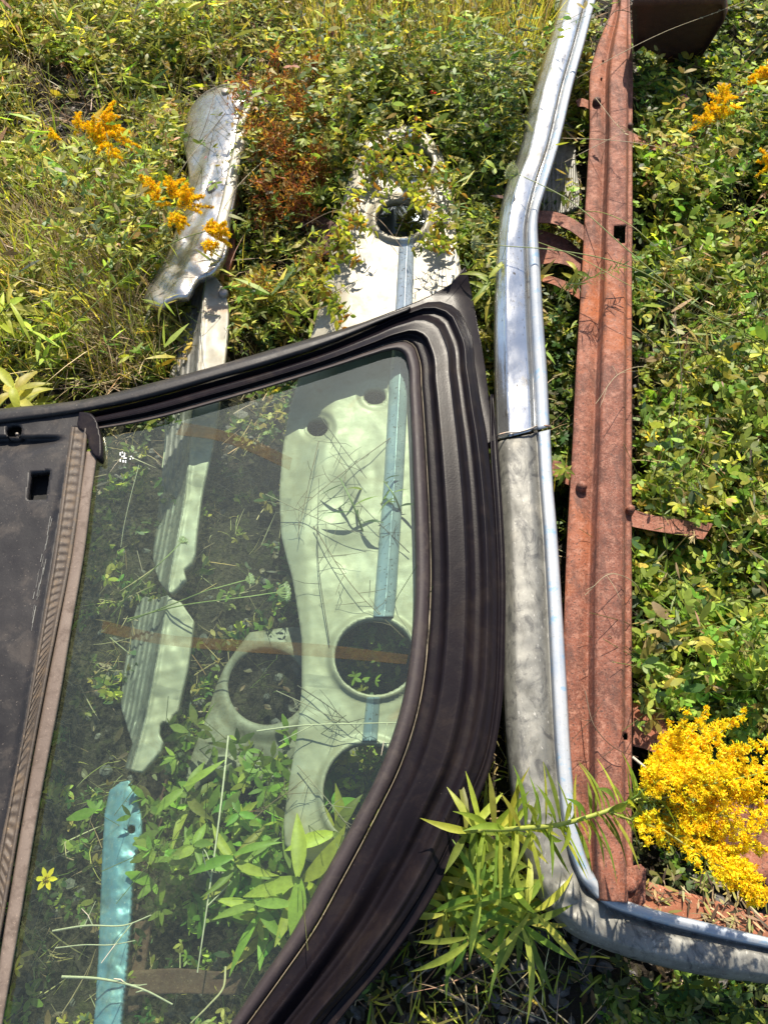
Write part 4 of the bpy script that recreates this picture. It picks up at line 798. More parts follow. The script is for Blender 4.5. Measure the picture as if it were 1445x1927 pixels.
def litter():
    # dead leaf litter and gravel
    g = Geo(); b = rand_ground(5200, lambda x, y: 0.35 + 0.65 * inbox(x, y, 700, 1700, 1500, 1960, 40)); n = len(b)
    b[:, 2] = rng.uniform(0.004, 0.02, n); az = rng.uniform(0, 2*PI, n)
    strips(g, b, np.c_[np.cos(az), np.sin(az), rng.normal(0, 0.15, n)], nrm(UP + rng.normal(0, 0.35, (n, 3))), rng.uniform(0.012, 0.035, n), rng.uniform(0.006, 0.016, n), rng.normal(0, 0.25, n), (0.2, 0.9, 0.9, 0.2), mixcol([(0.09, 0.06, 0.035), (0.05, 0.04, 0.03), (0.16, 0.11, 0.06)], [4, 4, 2], n), fold=0.3)
    tag(g.build('leaf_litter', M['straw'], origin=(0, 0, 0)), kind='stuff')
    g = Geo(); b = rand_ground(4600, lambda x, y: 0.25 + 0.75 * inbox(x, y, 700, 1650, 1500, 2000, 60) + 0*x); n = len(b)
    # a rough boulder patch: 6x5 sphere grid with random lumps
    nu, nv = 5, 7; th = np.linspace(0.05, PI - 0.05, nu); ph = np.arange(nv) * 2 * PI / nv
    S = np.stack([np.sin(th)[:, None]*np.cos(ph), np.sin(th)[:, None]*np.sin(ph), np.cos(th)[:, None] + 0*ph], -1).reshape(-1, 3)
    sc = rng.uniform(0.004, 0.015, (n, 1, 1)) * rng.uniform(0.6, 1.3, (n, 1, 3)); v = S[None] * sc * rng.uniform(0.75, 1.25, (n, nu*nv, 1))
    rot = rng.uniform(0, 2*PI, n); c, s = np.cos(rot), np.sin(rot); v = np.stack([v[..., 0]*c[:, None] - v[..., 1]*s[:, None], v[..., 0]*s[:, None] + v[..., 1]*c[:, None], v[..., 2]*0.7], -1) + b[:, None] + np.array([0, 0, 0.004])
    q = [(i*nv + j, (i+1)*nv + j, (i+1)*nv + (j+1) % nv, i*nv + (j+1) % nv) for i in range(nu-1) for j in range(nv)]
    g.add(v, q, (1, 1, 1)); tag(g.build('gravel', M['stone'], smooth=False, origin=(0, 0, 0)), kind='stuff')
cover(); grass(); litter()

# ------------------------------------------------------------------ plants that stand on their own
def under(pts):
    # plants beneath the pane bend over before they touch it
    return [(x, y, min(z, ZF - 0.035 + 0.02 * (z > 0.19))) if inpoly(np.array([x]), np.array([y]), FR_OUT)[0] and z < 0.3 else (x, y, z) for x, y, z in pts]
def curve3(pts, n=24):
    """pts rows (photo x, photo y, height) -> smooth world polyline"""
    s = spline(under(pts), n); return P(s[:, 0], s[:, 1], s[:, 2])
LANCE = (0.25, 0.7, 0.95, 1.0, 0.8, 0.45, 0.06)
def lance_leaves(geo, pts, n, L, Wd, cols, cw, t0=0.0, t1=1.0, up=0.5, dr=0.35, spiral=2.4, sizes=None):
    """lance-shaped leaves set spirally along a stem polyline"""
    pts = np.asarray(pts); K = len(pts); t = np.linspace(t0, t1, n); idx = t * (K - 1); i = np.clip(idx.astype(int), 0, K - 2); f = (idx - i)[:, None]
    pos = pts[i]*(1-f) + pts[i+1]*f; tan = nrm(pts[i+1] - pts[i])
    ref = np.where(np.abs(tan[:, 2:]) > 0.8, np.array([1., 0, 0]), UP); a = nrm(np.cross(tan, ref)); b = np.cross(tan, a)
    ang = np.arange(n) * spiral + rng.normal(0, 0.25, n)
    d = nrm(a*np.cos(ang)[:, None] + b*np.sin(ang)[:, None] + tan * up + rng.normal(0, 0.08, (n, 3)))
    nn = nrm(tan + UP * 0.4 + rng.normal(0, 0.15, (n, 3)))
    l = L * (1 if sizes is None else np.interp(t, [t0, t1], sizes)) * rng.uniform(0.75, 1.15, n)
    strips(geo, pos, d, nn, l, Wd * rng.uniform(0.8, 1.15, n), rng.uniform(-0.05, 0.35, n), LANCE, mixcol(cols, cw, n, 0.18), fold=0.35, side_bend=rng.normal(0, 0.2, n), droop=rng.uniform(0.3, 1.0, n) * dr)
YELS = [(0.93, 0.70, 0.015), (0.90, 0.62, 0.012), (0.95, 0.82, 0.04), (0.66, 0.42, 0.01)]
def florets(geo, pos, size, per=6, cols=YELS, cw=(5, 3, 3, 1.2)):
    N = len(pos); p = np.repeat(pos, per, 0); n = len(p); d = nrm(rng.normal(0, 1, (n, 3)) + UP * 0.5)
    c = np.repeat(mixcol(cols, cw, N, 0.1), per, 0)
    strips(geo, p + rng.normal(0, size * 0.18, (n, 3)), d, nrm(rng.normal(0, 1, (n, 3))), size * rng.uniform(0.6, 1.1, n), size * 0.42, 0.2, (0.5, 1.0, 0.5), c)
YELO = [(0.92, 0.64, 0.01), (0.88, 0.56, 0.01), (0.92, 0.68, 0.02), (0.60, 0.32, 0.01)]
def plume(geo, geos, stem_pt, axis, L, branches, size, rad, dens=34, curl=0.35):
    """goldenrod head: arching branchlets thick with tiny florets"""
    axis = nrm(np.asarray(axis, float)); tmp = UP if abs(axis[2]) < 0.8 else np.array([1., 0, 0]); a = nrm(np.cross(axis, tmp)); b = np.cross(axis, a)
    for k in range(branches):
        u = (k + 0.5) / branches; st = stem_pt + axis * L * (u * 0.72); th = k * 2.4 + rng.normal(0, 0.3)
        bl = rad * (1.15 - 0.75 * u) * rng.uniform(0.8, 1.2); out = a*math.cos(th) + b*math.sin(th)
        t = np.linspace(0, 1, 9)[:, None]; pts = st + out * bl * t + axis * bl * (0.75 * t + 0.2*t*t) - UP * bl * curl * t**2
        tube_pts(geos, pts, np.linspace(0.0010, 0.0005, 9), rcol((0.20, 0.26, 0.05), 1, 0.1), 4)
        m = int(dens * bl / 0.06) + 6; s = rng.uniform(0.15, 1.02, m); i = np.clip((s*8).astype(int), 0, 7); f = (s*8 - i)[:, None]
        c = pts[i]*(1-f) + pts[i+1]*f + UP * rng.uniform(0.0, 0.004, (m, 1)) + rng.normal(0, size * 0.75, (m, 3)) * (1.15 - s)[:, None]
        florets(geo, c, size * 0.9, 6, YELO)
def goldenrod(stem, head, label, L_leaf=0.06, nleaf=30, branches=16, size=0.004, rad=0.06, hl=0.12, r=0.0022, group='goldenrod in flower', dens=75, side=(), leafw=0.010, t1=0.9, curl=0.35):
    pts = curve3(stem, 40)
    root = thing('goldenrod', pts[0], label, 'goldenrod', group)
    g = Geo(); tube_pts(g, pts, np.linspace(r, r * 0.6, 40), (0.20, 0.24, 0.05), 7)
    gl = Geo(); lance_leaves(gl, pts, nleaf, L_leaf, leafw, [GREEN, LIME, (0.13, 0.20, 0.03)], [3, 4, 3], 0.02, t1, sizes=(1.1, 0.55)); gl.build('leaves', M['leaf'], root)
    heads = [(pts[-1], nrm(pts[-1] - pts[-4]), hl, branches, rad)] + [s for s in side]
    for (p, ax, l, nb, rd) in heads:
        gp = Geo(); plume(gp, g, np.asarray(p), ax, l, nb, size, rd, dens, curl); gp.build('flower_head', M['petal'], root)
    g.build('stem', M['stem'], root)
    return root
# big goldenrod leaning across bumper and beam
def big_goldenrod():
    pts = curve3([(835, 1580, 0.10), (880, 1565, 0.24), (960, 1560, 0.33), (1050, 1552, 0.37), (1130, 1530, 0.39), (1200, 1505, 0.40), (1260, 1500, 0.40)], 50)
    root = thing('goldenrod', pts[0], 'big goldenrod stem leaning over bumper and beam with heavy yellow plume lower right', 'goldenrod', 'goldenrod in flower')
    g, gl, gh = Geo(), Geo(), Geo()
    tube_pts(g, pts, np.linspace(0.0042, 0.0028, 50), (0.34, 0.38, 0.07), 8)
    lance_leaves(gl, pts, 92, 0.088, 0.0118, [GREEN, LIME, (0.22, 0.30, 0.04)], [3, 4, 3], 0.10, 0.97, up=0.25, dr=0.3, sizes=(1.15, 0.8), spiral=2.7)
    # plume: side branches fanning to the right, each with its florets
    fans = [((1180, 1515), (1290, 1345)), ((1190, 1510), (1330, 1335)), ((1200, 1505), (1400, 1340)), ((1210, 1505), (1450, 1390)), ((1215, 1500), (1500, 1440)), ((1225, 1500), (1490, 1500)), ((1150, 1530), (1280, 1570)), ((1160, 1535), (1330, 1600)), ((1200, 1530), (1400, 1625)), ((1215, 1540), (1440, 1680)), ((1230, 1520), (1500, 1560)), ((1170, 1515), (1255, 1420)), ((1180, 1512), (1300, 1440)), ((1200, 1505), (1380, 1470)), ((1200, 1510), (1350, 1530)), ((1210, 1505), (1430, 1450)), ((1240, 1500), (1450, 1520)), ((1240, 1500), (1410, 1400)), ((1230, 1510), (1330, 1390)), ((1280, 1540), (1440, 1600)), ((1300, 1560), (1400, 1660)), ((1210, 1500), (1260, 1365)), ((1300, 1560), (1480, 1720)), ((1280, 1500), (1520, 1400)), ((1330, 1600), (1420, 1700)), ((1230, 1450), (1370, 1360)), ((1240, 1530), (1350, 1570))]
    for (a, b) in fans:
        za = 0.39 + rng.normal(0, 0.012); zb = 0.40 + rng.normal(0, 0.03); mid = ((a[0]+b[0])/2 + rng.normal(0, 6), (a[1]+b[1])/2 + rng.normal(0, 8), 0.42 + rng.normal(0, 0.02))
        br = curve3([(a[0], a[1], za), mid, (b[0], b[1], zb)], 16)
        tube_pts(g, br, np.linspace(0.0018, 0.0007, 16), rcol((0.26, 0.30, 0.06), 1, 0.1), 5)
        L = np.linalg.norm(br[-1] - br[0])
        lance_leaves(gl, br, 9, 0.022, 0.0035, [LIME, GREEN], [2, 1], 0.0, 0.5, up=0.9)
        for k in range(17):     # short curled racemes along the branch
            u = 0.34 + 0.66 * (k / 16); i = int(u * 15); st = br[min(i, 15)]; ax = nrm(br[min(i+1, 15)] - br[max(i-1, 0)])
            sd = nrm(np.cross(ax, UP)); sgn = 1 if k % 2 else -1; rl = 0.036 * (1.15 - 1.0*u) * rng.uniform(0.6, 1.3)
            t = np.linspace(0, 1, 6)[:, None]; rp = st + sd*sgn*rl*0.75*t + ax*rl*0.8*t + UP*rl*(0.7*t - 0.8*t*t)
            m = int(8 + 620 * rl); s = rng.uniform(0.05, 1, m); j = np.clip((s*5).astype(int), 0, 4); f = (s*5 - j)[:, None]
            florets(gh, rp[j]*(1-f) + rp[j+1]*f + rng.normal(0, 0.0022, (m, 3)), 0.0050, 5)
    g.build('stem', M['stem'], root); gl.build('leaves', M['leaf'], root); gh.build('flower_head', M['petal'], root)
big_goldenrod()
def wp(x, y, z): return P(x, y, z)
def sidehead(x0, y0, z0, x1, y1, z1, nb, rd):
    a, b = P(x0, y0, z0), P(x1, y1, z1); return (a, b - a, float(np.linalg.norm(b - a)), nb, rd)
goldenrod([(-60, 640, 0.02), (40, 500, 0.12), (120, 360, 0.20), (165, 290, 0.24), (175, 270, 0.25)], None, 'goldenrod with two orange-yellow plumes, uppermost on the left side', L_leaf=0.07, nleaf=34, branches=14, size=0.0060, rad=0.055, hl=0.04, side=[sidehead(180, 240, 0.25, 215, 228, 0.25, 14, 0.07), sidehead(150, 250, 0.26, 148, 212, 0.26, 7, 0.035), sidehead(198, 270, 0.25, 222, 305, 0.25, 8, 0.03), sidehead(98, 262, 0.2, 104, 246, 0.2, 5, 0.02)])
goldenrod([(-50, 740, 0.03), (60, 620, 0.13), (180, 520, 0.20), (260, 430, 0.25), (290, 385, 0.26)], None, 'goldenrod with forked golden plumes hanging over the dented chrome bumper end', L_leaf=0.075, nleaf=40, branches=8, size=0.0060, rad=0.03, hl=0.03, side=[sidehead(300, 365, 0.26, 250, 322, 0.27, 9, 0.022), sidehead(318, 370, 0.26, 330, 335, 0.27, 10, 0.04), sidehead(340, 390, 0.26, 362, 360, 0.26, 13, 0.045), sidehead(325, 400, 0.26, 352, 432, 0.25, 9, 0.025)])
goldenrod([(-30, 800, 0.04), (110, 640, 0.14), (240, 520, 0.20), (340, 450, 0.24), (384, 436, 0.25)], None, 'goldenrod with one small plume over the lower end of dented chrome', L_leaf=0.07, nleaf=36, branches=9, size=0.0060, rad=0.035, hl=0.03, side=[sidehead(395, 440, 0.25, 432, 432, 0.25, 10, 0.035), sidehead(385, 455, 0.25, 410, 470, 0.25, 6, 0.022)])
goldenrod([(1380, 420, 0.04), (1372, 330, 0.16), (1350, 250, 0.24), (1348, 225, 0.25)], None, 'goldenrod with slanting yellow plume in clover at upper right', L_leaf=0.05, nleaf=18, branches=10, size=0.0060, rad=0.05, hl=0.05, side=[sidehead(1350, 205, 0.26, 1372, 160, 0.27, 12, 0.045), sidehead(1330, 235, 0.26, 1318, 220, 0.26, 6, 0.035)])
goldenrod([(1500, 330, 0.04), (1480, 240, 0.16), (1455, 170, 0.24), (1450, 160, 0.25)], None, 'goldenrod plume cut by the right picture edge near the top corner', L_leaf=0.05, nleaf=14, branches=10, size=0.0060, rad=0.05, hl=0.06, side=[sidehead(1440, 160, 0.26, 1450, 110, 0.27, 12, 0.045)])
goldenrod([(1530, 430, 0.04), (1490, 370, 0.14), (1462, 320, 0.2), (1455, 312, 0.22)], None, 'small goldenrod tip at the right edge below two larger plumes', L_leaf=0.05, nleaf=12, branches=9, size=0.0060, rad=0.04, hl=0.04)
def leafy(stem, label, n=26, L=0.10, Wd=0.014, r=0.0028, sizes=(1, 0.9), dr=0.55, cols=(GREEN, LIME, (0.15, 0.22, 0.03)), cw=(3, 4, 3), up=0.5, group='leafy green shoots', t0=0.1):
    pts = curve3(stem, 24); root = thing('leafy_shoot', pts[0], label, 'plant', group)
    g = Geo(); tube_pts(g, pts, np.linspace(r, r*0.5, 24), (0.14, 0.19, 0.04), 7); g.build('stem', M['stem'], root)
    g = Geo(); lance_leaves(g, pts, n, L, Wd, list(cols), list(cw), t0, 1.0, up=up, dr=dr, sizes=sizes)
    g.build('leaves', M['leaf'], root); return root
leafy([(960, 1660, 0.02), (972, 1710, 0.10), (982, 1745, 0.20)], 'star-shaped leafy shoot below the goldenrod stem, beside the bumper corner', 26, 0.115, 0.012, up=0.3, sizes=(0.9, 1.0), t0=0.45)
leafy([(905, 1600, 0.02), (930, 1650, 0.12), (950, 1690, 0.20)], 'leafy shoot with long drooping leaves between frame and bumper bend', 30, 0.11, 0.0105, up=0.3)
leafy([(860, 1650, 0.02), (850, 1680, 0.10), (835, 1720, 0.17)], 'leafy shoot hugging the outer edge of the black frame near the bottom', 20, 0.09, 0.011, up=0.4)
leafy([(905, 1560, 0.02), (900, 1590, 0.10), (885, 1640, 0.20)], 'leafy shoot at the root of the big goldenrod stem', 22, 0.105, 0.0105, up=0.4)
leafy([(930, 1640, 0.02), (960, 1700, 0.12), (1010, 1720, 0.22)], 'leafy shoot resting its tip on the bumper bend', 26, 0.10, 0.011, up=0.3, cols=(LIME, FRESH), cw=(2, 2))
leafy([(860, 1700, 0.02), (870, 1740, 0.12), (885, 1775, 0.19)], 'lowest leafy shoot, over the dark stones left of the bumper bend', 24, 0.10, 0.011, up=0.2, cols=(LIME, FRESH), cw=(2, 2))
leafy([(890, 1630, 0.02), (900, 1660, 0.13), (905, 1695, 0.22)], 'leafy shoot midway between frame edge and bumper bend', 24, 0.10, 0.011, up=0.3, cols=(LIME, FRESH), cw=(2, 2))
leafy([(520, 1760, 0.02), (500, 1730, 0.10), (480, 1700, 0.17)], 'bright broad-leaved shoot beneath the glass near its lowest corner', 16, 0.10, 0.019, up=0.2, dr=0.2, cols=(LIME, FRESH), cw=(2, 2), t0=0.3)
leafy([(460, 1660, 0.02), (450, 1640, 0.10), (440, 1610, 0.17)], 'broad-leaved shoot beneath the glass in the low round hole', 16, 0.085, 0.017, up=0.3, dr=0.2, cols=(LIME, FRESH), cw=(2, 2), t0=0.3)
leafy([(380, 1640, 0.02), (370, 1620, 0.08), (365, 1590, 0.15)], 'oval-leaved shoot beneath the glass right of the blue strip', 24, 0.045, 0.016, up=0.3, dr=0.1, cols=(FRESH, LIME), cw=(3, 1), t0=0.3)
leafy([(470, 1560, 0.02), (460, 1545, 0.08), (450, 1530, 0.15)], 'oval-leaved shoot beneath the glass above the low round hole', 24, 0.042, 0.015, up=0.3, dr=0.1, cols=(FRESH, LIME), cw=(3, 1), t0=0.3)
leafy([(930, 600, 0.02), (925, 560, 0.15), (918, 520, 0.24)], 'bright narrow-leaved shoot between frame corner tip and chrome bumper', 20, 0.085, 0.013, up=0.5, cols=(LIME, (0.26, 0.33, 0.05)), cw=(2, 3))
leafy([(620, 1700, 0.02), (590, 1670, 0.10), (560, 1650, 0.20)], 'bright toothed-leaf shoot pressed up beneath the glass near the pale panel', 14, 0.13, 0.027, up=0.2, dr=0.15, cols=(LIME, GREEN), cw=(3, 2), t0=0.4)
leafy([(640, 1620, 0.02), (640, 1590, 0.1), (628, 1565, 0.19)], 'broad-leaved shoot behind the glass at the lowest round hole', 8, 0.11, 0.024, up=0.5, dr=0.2, cols=(LIME, GREEN), cw=(3, 1), t0=0.6)
leafy([(400, 1560, 0.02), (370, 1520, 0.07), (345, 1480, 0.14)], 'soft green shoot under the glass over the low pale panel', 16, 0.09, 0.017, up=0.4, cols=(GREEN, LIME), cw=(3, 1))
leafy([(690, 1020, 0.14), (660, 940, 0.20), (640, 900, 0.235)], 'dark narrow-leaved shoot over the pale panel beneath the glass', 11, 0.085, 0.009, up=0.3, cols=(DEEP, GREEN), cw=(2, 2))
leafy([(760, 980, 0.14), (740, 930, 0.2), (722, 905, 0.235)], 'small narrow-leaved sprig over the ridge strip beneath the glass', 9, 0.06, 0.008, up=0.3, cols=(DEEP, GREEN), cw=(2, 2))
leafy([(-60, 620, 0.03), (-10, 600, 0.12), (20, 570, 0.18)], 'long-leaved yellow-green shoot at the left edge above the frame', 22, 0.11, 0.016, cols=(LIME, YEL), cw=(3, 1))
leafy([(60, 790, 0.02), (40, 760, 0.10), (25, 728, 0.16)], 'broad yellow-green shoot behind the frame rail at the left edge', 18, 0.10, 0.026, cols=(LIME, YEL), cw=(3, 1))
leafy([(150, 700, 0.02), (120, 640, 0.1), (95, 545, 0.16)], 'slender leafy shoot left of the dented chrome', 22, 0.085, 0.010, cols=(LIME, GREEN), cw=(3, 2))
leafy([(280, 430, 0.02), (255, 400, 0.1), (235, 360, 0.15)], 'grey-green shoot between the two left goldenrods', 20, 0.07, 0.012, cols=(GREEN, PALE), cw=(3, 2))
leafy([(900, 190, 0.02), (895, 170, 0.12), (890, 150, 0.20)], 'yellow broad-leaved shoot in tall grass left of bumper top', 10, 0.07, 0.022, cols=(YEL, LIME), cw=(3, 2))
leafy([(1070, 900, 0.02), (1062, 895, 0.12), (1062, 880, 0.22)], 'little round-leaved sprig growing up between bumper and beam bolt', 18, 0.030, 0.009, up=0.3)
leafy([(1040, 560, 0.06), (1085, 535, 0.22), (1130, 515, 0.26), (1175, 498, 0.26)], 'feathery sprig lying over rusty beam just below its square hole', 60, 0.034, 0.0035, r=0.0012, up=0.6, cols=(PALE, GREEN), cw=(2, 1), dr=0.1)
leafy([(1070, 560, 0.02), (1080, 530, 0.12), (1085, 505, 0.22)], 'leafy sprig rising beside rusty beam below its square hole', 18, 0.045, 0.012, up=0.3)
# reddish drying weeds between the two left pieces
def weed(x, y, h, sx, label, cols, n=26):
    base = P(x, y, 0.0); root = thing('dry_weed', base, label, 'weed', 'reddish drying weeds'); g, gl = Geo(), Geo()
    tube_pts(g, np.stack([base, base + (0.01, 0.0, h*0.5), base + (sx, 0.02, h)]), [0.0022, 0.0018, 0.001], (0.25, 0.08, 0.035), 6)
    for k in range(n):
        u = rng.uniform(0.2, 1); st = base + np.array([sx*u*u, 0.02*u, h*u]); a = rng.uniform(0, 2*PI); l = rng.uniform(0.04, 0.11) * (1.2 - u*0.6)
        br = np.stack([st + t*l*np.array([math.cos(a)*0.75, math.sin(a)*0.75, 0.75 - 0.25*t]) for t in (0, .35, .7, 1)])
        tube_pts(g, br, [0.0009, 0.0008, 0.0006, 0.0004], rcol((0.30, 0.12, 0.05), 1), 4)
        m = 16; s = rng.uniform(0.2, 1.05, m)[:, None]; pos = br[0]*(1-s) + br[-1]*s + rng.normal(0, 0.006, (m, 3))
        strips(gl, pos, rng.normal(0, 1, (m, 3)) + UP*0.3, nrm(rng.normal(0, 1, (m, 3))), rng.uniform(0.008, 0.020, m), 0.0052, 0.2, (0.3, 1, 0.3), mixcol(cols, [3, 3, 2], m))
    g.build('stem', M['stem'], root); gl.build('leaves', M['leaf'], root)
for (x, y, h, s, lb) in [(480, 230, 0.22, 0.0, 'rusty orange weed right behind the dented chrome tip'), (530, 210, 0.28, 0.02, 'upright rusty orange weed in tall grass behind the chrome tip'), (600, 200, 0.26, 0.0, 'wide rusty weed at the foot of the tall grass'), (575, 400, 0.20, 0.0, 'rust-coloured weed directly over the bent rusty bracket'), (515, 390, 0.18, 0.0, 'short orange-red weed right of the lower dented chrome'), (505, 300, 0.24, -0.02, 'rust-coloured drying weed just right of the dented chrome tip'), (545, 330, 0.27, 0.0, 'tallest rust-coloured weed midway between chrome tip and pale panel'), (590, 340, 0.20, 0.03, 'orange-brown weed above the bent rusty bracket'), (560, 260, 0.24, 0.02, 'orange-brown weed furthest back between chrome tip and pale panel'), (625, 250, 0.20, 0.0, 'brown seeding weed beside the far end of the pale panel')]:
    weed(x, y + 60, h, s, lb, [RED, ORG, (0.42, 0.26, 0.07)], 40)
for (x, y, h, s, lb) in [(500, 600, 0.13, 0.0, 'spindly olive weed with reddish stem right of ribbed trim'), (585, 560, 0.15, 0.03, 'spindly weed leaning on the pale panel edge with brown seed heads'), (640, 640, 0.14, 0.02, 'seed-headed weed over the pale panel just above the frame rail')]:
    weed(x, y, h, s, lb, [OLIVE, ORG, LIME], 20)
# plants overhanging the pale panel
for (x, y, z0, lb) in [(640, 470, 0.15, 'leafy creeping weed across the pale panel left side'), (700, 330, 0.16, 'creeper over the pale panel between its two far holes'), (610, 560, 0.15, 'small creeper on the pale panel near its left edge'), (820, 330, 0.18, 'leafy creeper over the far right corner of pale panel'), (715, 265, 0.18, 'leafy creeper trailing over the far left shoulder of pale panel'), (780, 268, 0.19, 'creeper hiding the furthest hole of the pale panel'), (765, 335, 0.19, 'creeper between the two far holes beside the ridge strip'), (665, 400, 0.18, 'creeper on the left edge beside the nearer far hole'), (835, 440, 0.18, 'creeper on the pale panel right edge beside the feathery shrubs')]:
    root = thing('creeper', P(x, y, 0.12), lb, 'creeper', 'creepers over the pale panel'); g, gl = Geo(), Geo()
    for k in range(12):
        a = rng.uniform(0, 2*PI); l = rng.uniform(25, 70); pts = curve3([(x, y, z0), (x + l*0.5*math.cos(a), y + l*0.5*math.sin(a), z0 + 0.055), (x + l*math.cos(a), y + l*math.sin(a), z0 + 0.06)], 10)
        tube_pts(g, pts, 0.0008, (0.2, 0.16, 0.05), 4); lance_leaves(gl, pts, 10, 0.022, 0.010, [GREEN, LIME, ORG], [3, 4, 1.5], 0.2, 1, up=0.4)
    g.build('stem', M['stem'], root); gl.build('leaves', M['leaf'], root)
# queen anne's lace heads
def lace(stem, R, label, open_=0.4, face=None, nr=16):
    pts = curve3(stem, 30); root = thing('wild_carrot', pts[0], label, 'wild carrot', 'wild carrot heads'); g, gf = Geo(), Geo()
    tube_pts(g, pts, np.linspace(0.0017, 0.0011, 30), (0.26, 0.30, 0.10), 6)
    ax = nrm(pts[-1] - pts[-3]); a = nrm(np.cross(ax, UP + 0.01)); b = np.cross(ax, a)
    for k in range(nr * 2):
        th = k * 2.4; rr = R * math.sqrt((k + 0.5) / (nr*2)); o = a*math.cos(th) + b*math.sin(th)
        tip = pts[-1] + ax * R * (0.95 - 0.2*(rr/R)) + o * rr * open_ * 1.6; mid = pts[-1] + ax * R * 0.35 + o * rr * 0.8 * open_ * 1.4
        tube_pts(g, np.stack([pts[-1], mid, tip]), [0.0007, 0.0006, 0.0005], (0.28, 0.32, 0.12), 4)
        m = 14; d = nrm(ax*0.8 + rng.normal(0, 0.6, (m, 3))); strips(gf, np.repeat(tip[None], m, 0), d, nrm(rng.normal(0, 1, (m, 3))), rng.uniform(0.004, 0.009, m), 0.0012, 0.1, (0.5, 0.8, 1.4), mixcol([(0.42, 0.46, 0.27), (0.55, 0.56, 0.40), (0.30, 0.36, 0.14)], [3, 2, 2], m))
    g.build('stem', M['stem'], root); gf.build('flower_head', M['petal'], root)
lace([(1560, 720, 0.05), (1420, 640, 0.18), (1300, 570, 0.24), (1180, 470, 0.30), (1060, 370, 0.33), (975, 328, 0.33)], 0.030, 'green wild carrot head on long stem crossing the bumper and beam', 0.42)
lace([(1420, 640, 0.04), (1320, 580, 0.15), (1180, 500, 0.25), (1040, 470, 0.28), (940, 462, 0.28), (905, 458, 0.27)], 0.020, 'pale wild carrot head low between frame tip and bumper', 0.45)
lace([(240, 1165, 0.05), (340, 1140, 0.16), (450, 1125, 0.21), (520, 1115, 0.225)], 0.024, 'wild carrot head beneath the glass on a thin pale stem', 0.5)
lace([(240, 1170, 0.05), (330, 1135, 0.15), (400, 1108, 0.20), (462, 1092, 0.22)], 0.012, 'small wild carrot bud beneath the glass beside the larger head', 0.5)
lace([(210, 1160, 0.05), (260, 1100, 0.15), (310, 1052, 0.2), (340, 1022, 0.22)], 0.009, 'tiny wild carrot bud beneath glass near the ribbed trim', 0.5)
# small flowers
def flower(x, y, z, R, n, col, label, name='flower', cat='flower', center=(0.5, 0.35, 0.03), w=0.35, up=0.25, group=None, stem=(0.02, 0.05)):
    base = P(x, y, z); root = thing(name, base - (0, 0, 0), label, cat, group); g, gp = Geo(), Geo()
    foot = base + np.array([rng.uniform(-.03, .03), 0.03, -(z - 0.005)]); tube_pts(g, np.stack([foot, (foot + base)/2 + (0.01, 0, 0), base]), 0.0009, (0.14, 0.18, 0.04), 5)
    th = np.arange(n) * 2 * PI / n + rng.normal(0, 0.1, n); d = np.c_[np.cos(th), np.sin(th), up + 0*th]
    strips(gp, np.repeat(base[None], n, 0), d, nrm(UP + rng.normal(0, 0.15, (n, 3))), R, R * w, 0.12, (0.35, 0.9, 1.0, 0.2), rcol(col, n, 0.1, 0.04), fold=0.2)
    florets(gp, base + rng.normal(0, R*0.08, (10, 3)) + UP*0.002, R*0.3, 4, [center], [1])
    g.build('stem', M['stem'], root); gp.build('petals', M['petal'], root); return root
Y1 = (0.85, 0.62, 0.03)
flower(88, 1654, 0.16, 0.020, 6, Y1, 'yellow star flower beneath the lower left glass beside the blue strip', group='yellow star flowers', w=0.4)
flower(1326, 962, 0.14, 0.016, 7, Y1, 'pointed yellow flower just above the rusty side bracket', group='yellow star flowers')
flower(1225, 822, 0.13, 0.018, 8, Y1, 'ragged yellow flower in clover right of the beam middle', group='yellow star flowers')
flower(775, 94, 0.16, 0.020, 8, Y1, 'small yellow flower in tall grass near the top', group='yellow star flowers')
flower(1303, 775, 0.0 + 0.12, 0.007, 6, Y1, 'tiny yellow bloom in clover above the dry grass', group='yellow star flowers')
flower(815, 174, 0.15, 0.012, 6, (0.75, 0.06, 0.02), 'tiny red flower in the yellow-green weeds near the top', name='red_flower', center=(0.6, 0.2, 0.03), w=0.6)
flower(1395, 1898, 0.08, 0.010, 5, (0.6, 0.62, 0.12), 'single pale yellow bloom in the dark lower right corner', group='yellow star flowers')
def clover_head(x, y, z, R, label):
    base = P(x, y, z); root = thing('clover_flower', base, label, 'flower', 'pink clover heads'); g, gs = Geo(), Geo(); m = 120
    d = nrm(rng.normal(0, 1, (m, 3)) + UP*0.5); strips(g, base + d*R*0.2, d, nrm(rng.normal(0, 1, (m, 3))), R, R*0.28, 0.1, (0.6, 1, 0.4), mixcol([(0.50, 0.14, 0.36), (0.62, 0.30, 0.50)], [2, 1], m))
    tube_pts(gs, np.stack([base - (0, -0.02, z), base - (0, 0, z/2), base]), 0.001, (0.14, 0.18, 0.04), 5); g.build('petals', M['petal'], root); gs.build('stem', M['stem'], root)
clover_head(1284, 188, 0.14, 0.014, 'pink clover head beside the plume at upper right')
clover_head(622, 64, 0.12, 0.010, 'faint pink clover head in the grass near the top')
clover_head(390, 300, 0.14, 0.008, 'small pink clover head beside the dented chrome')
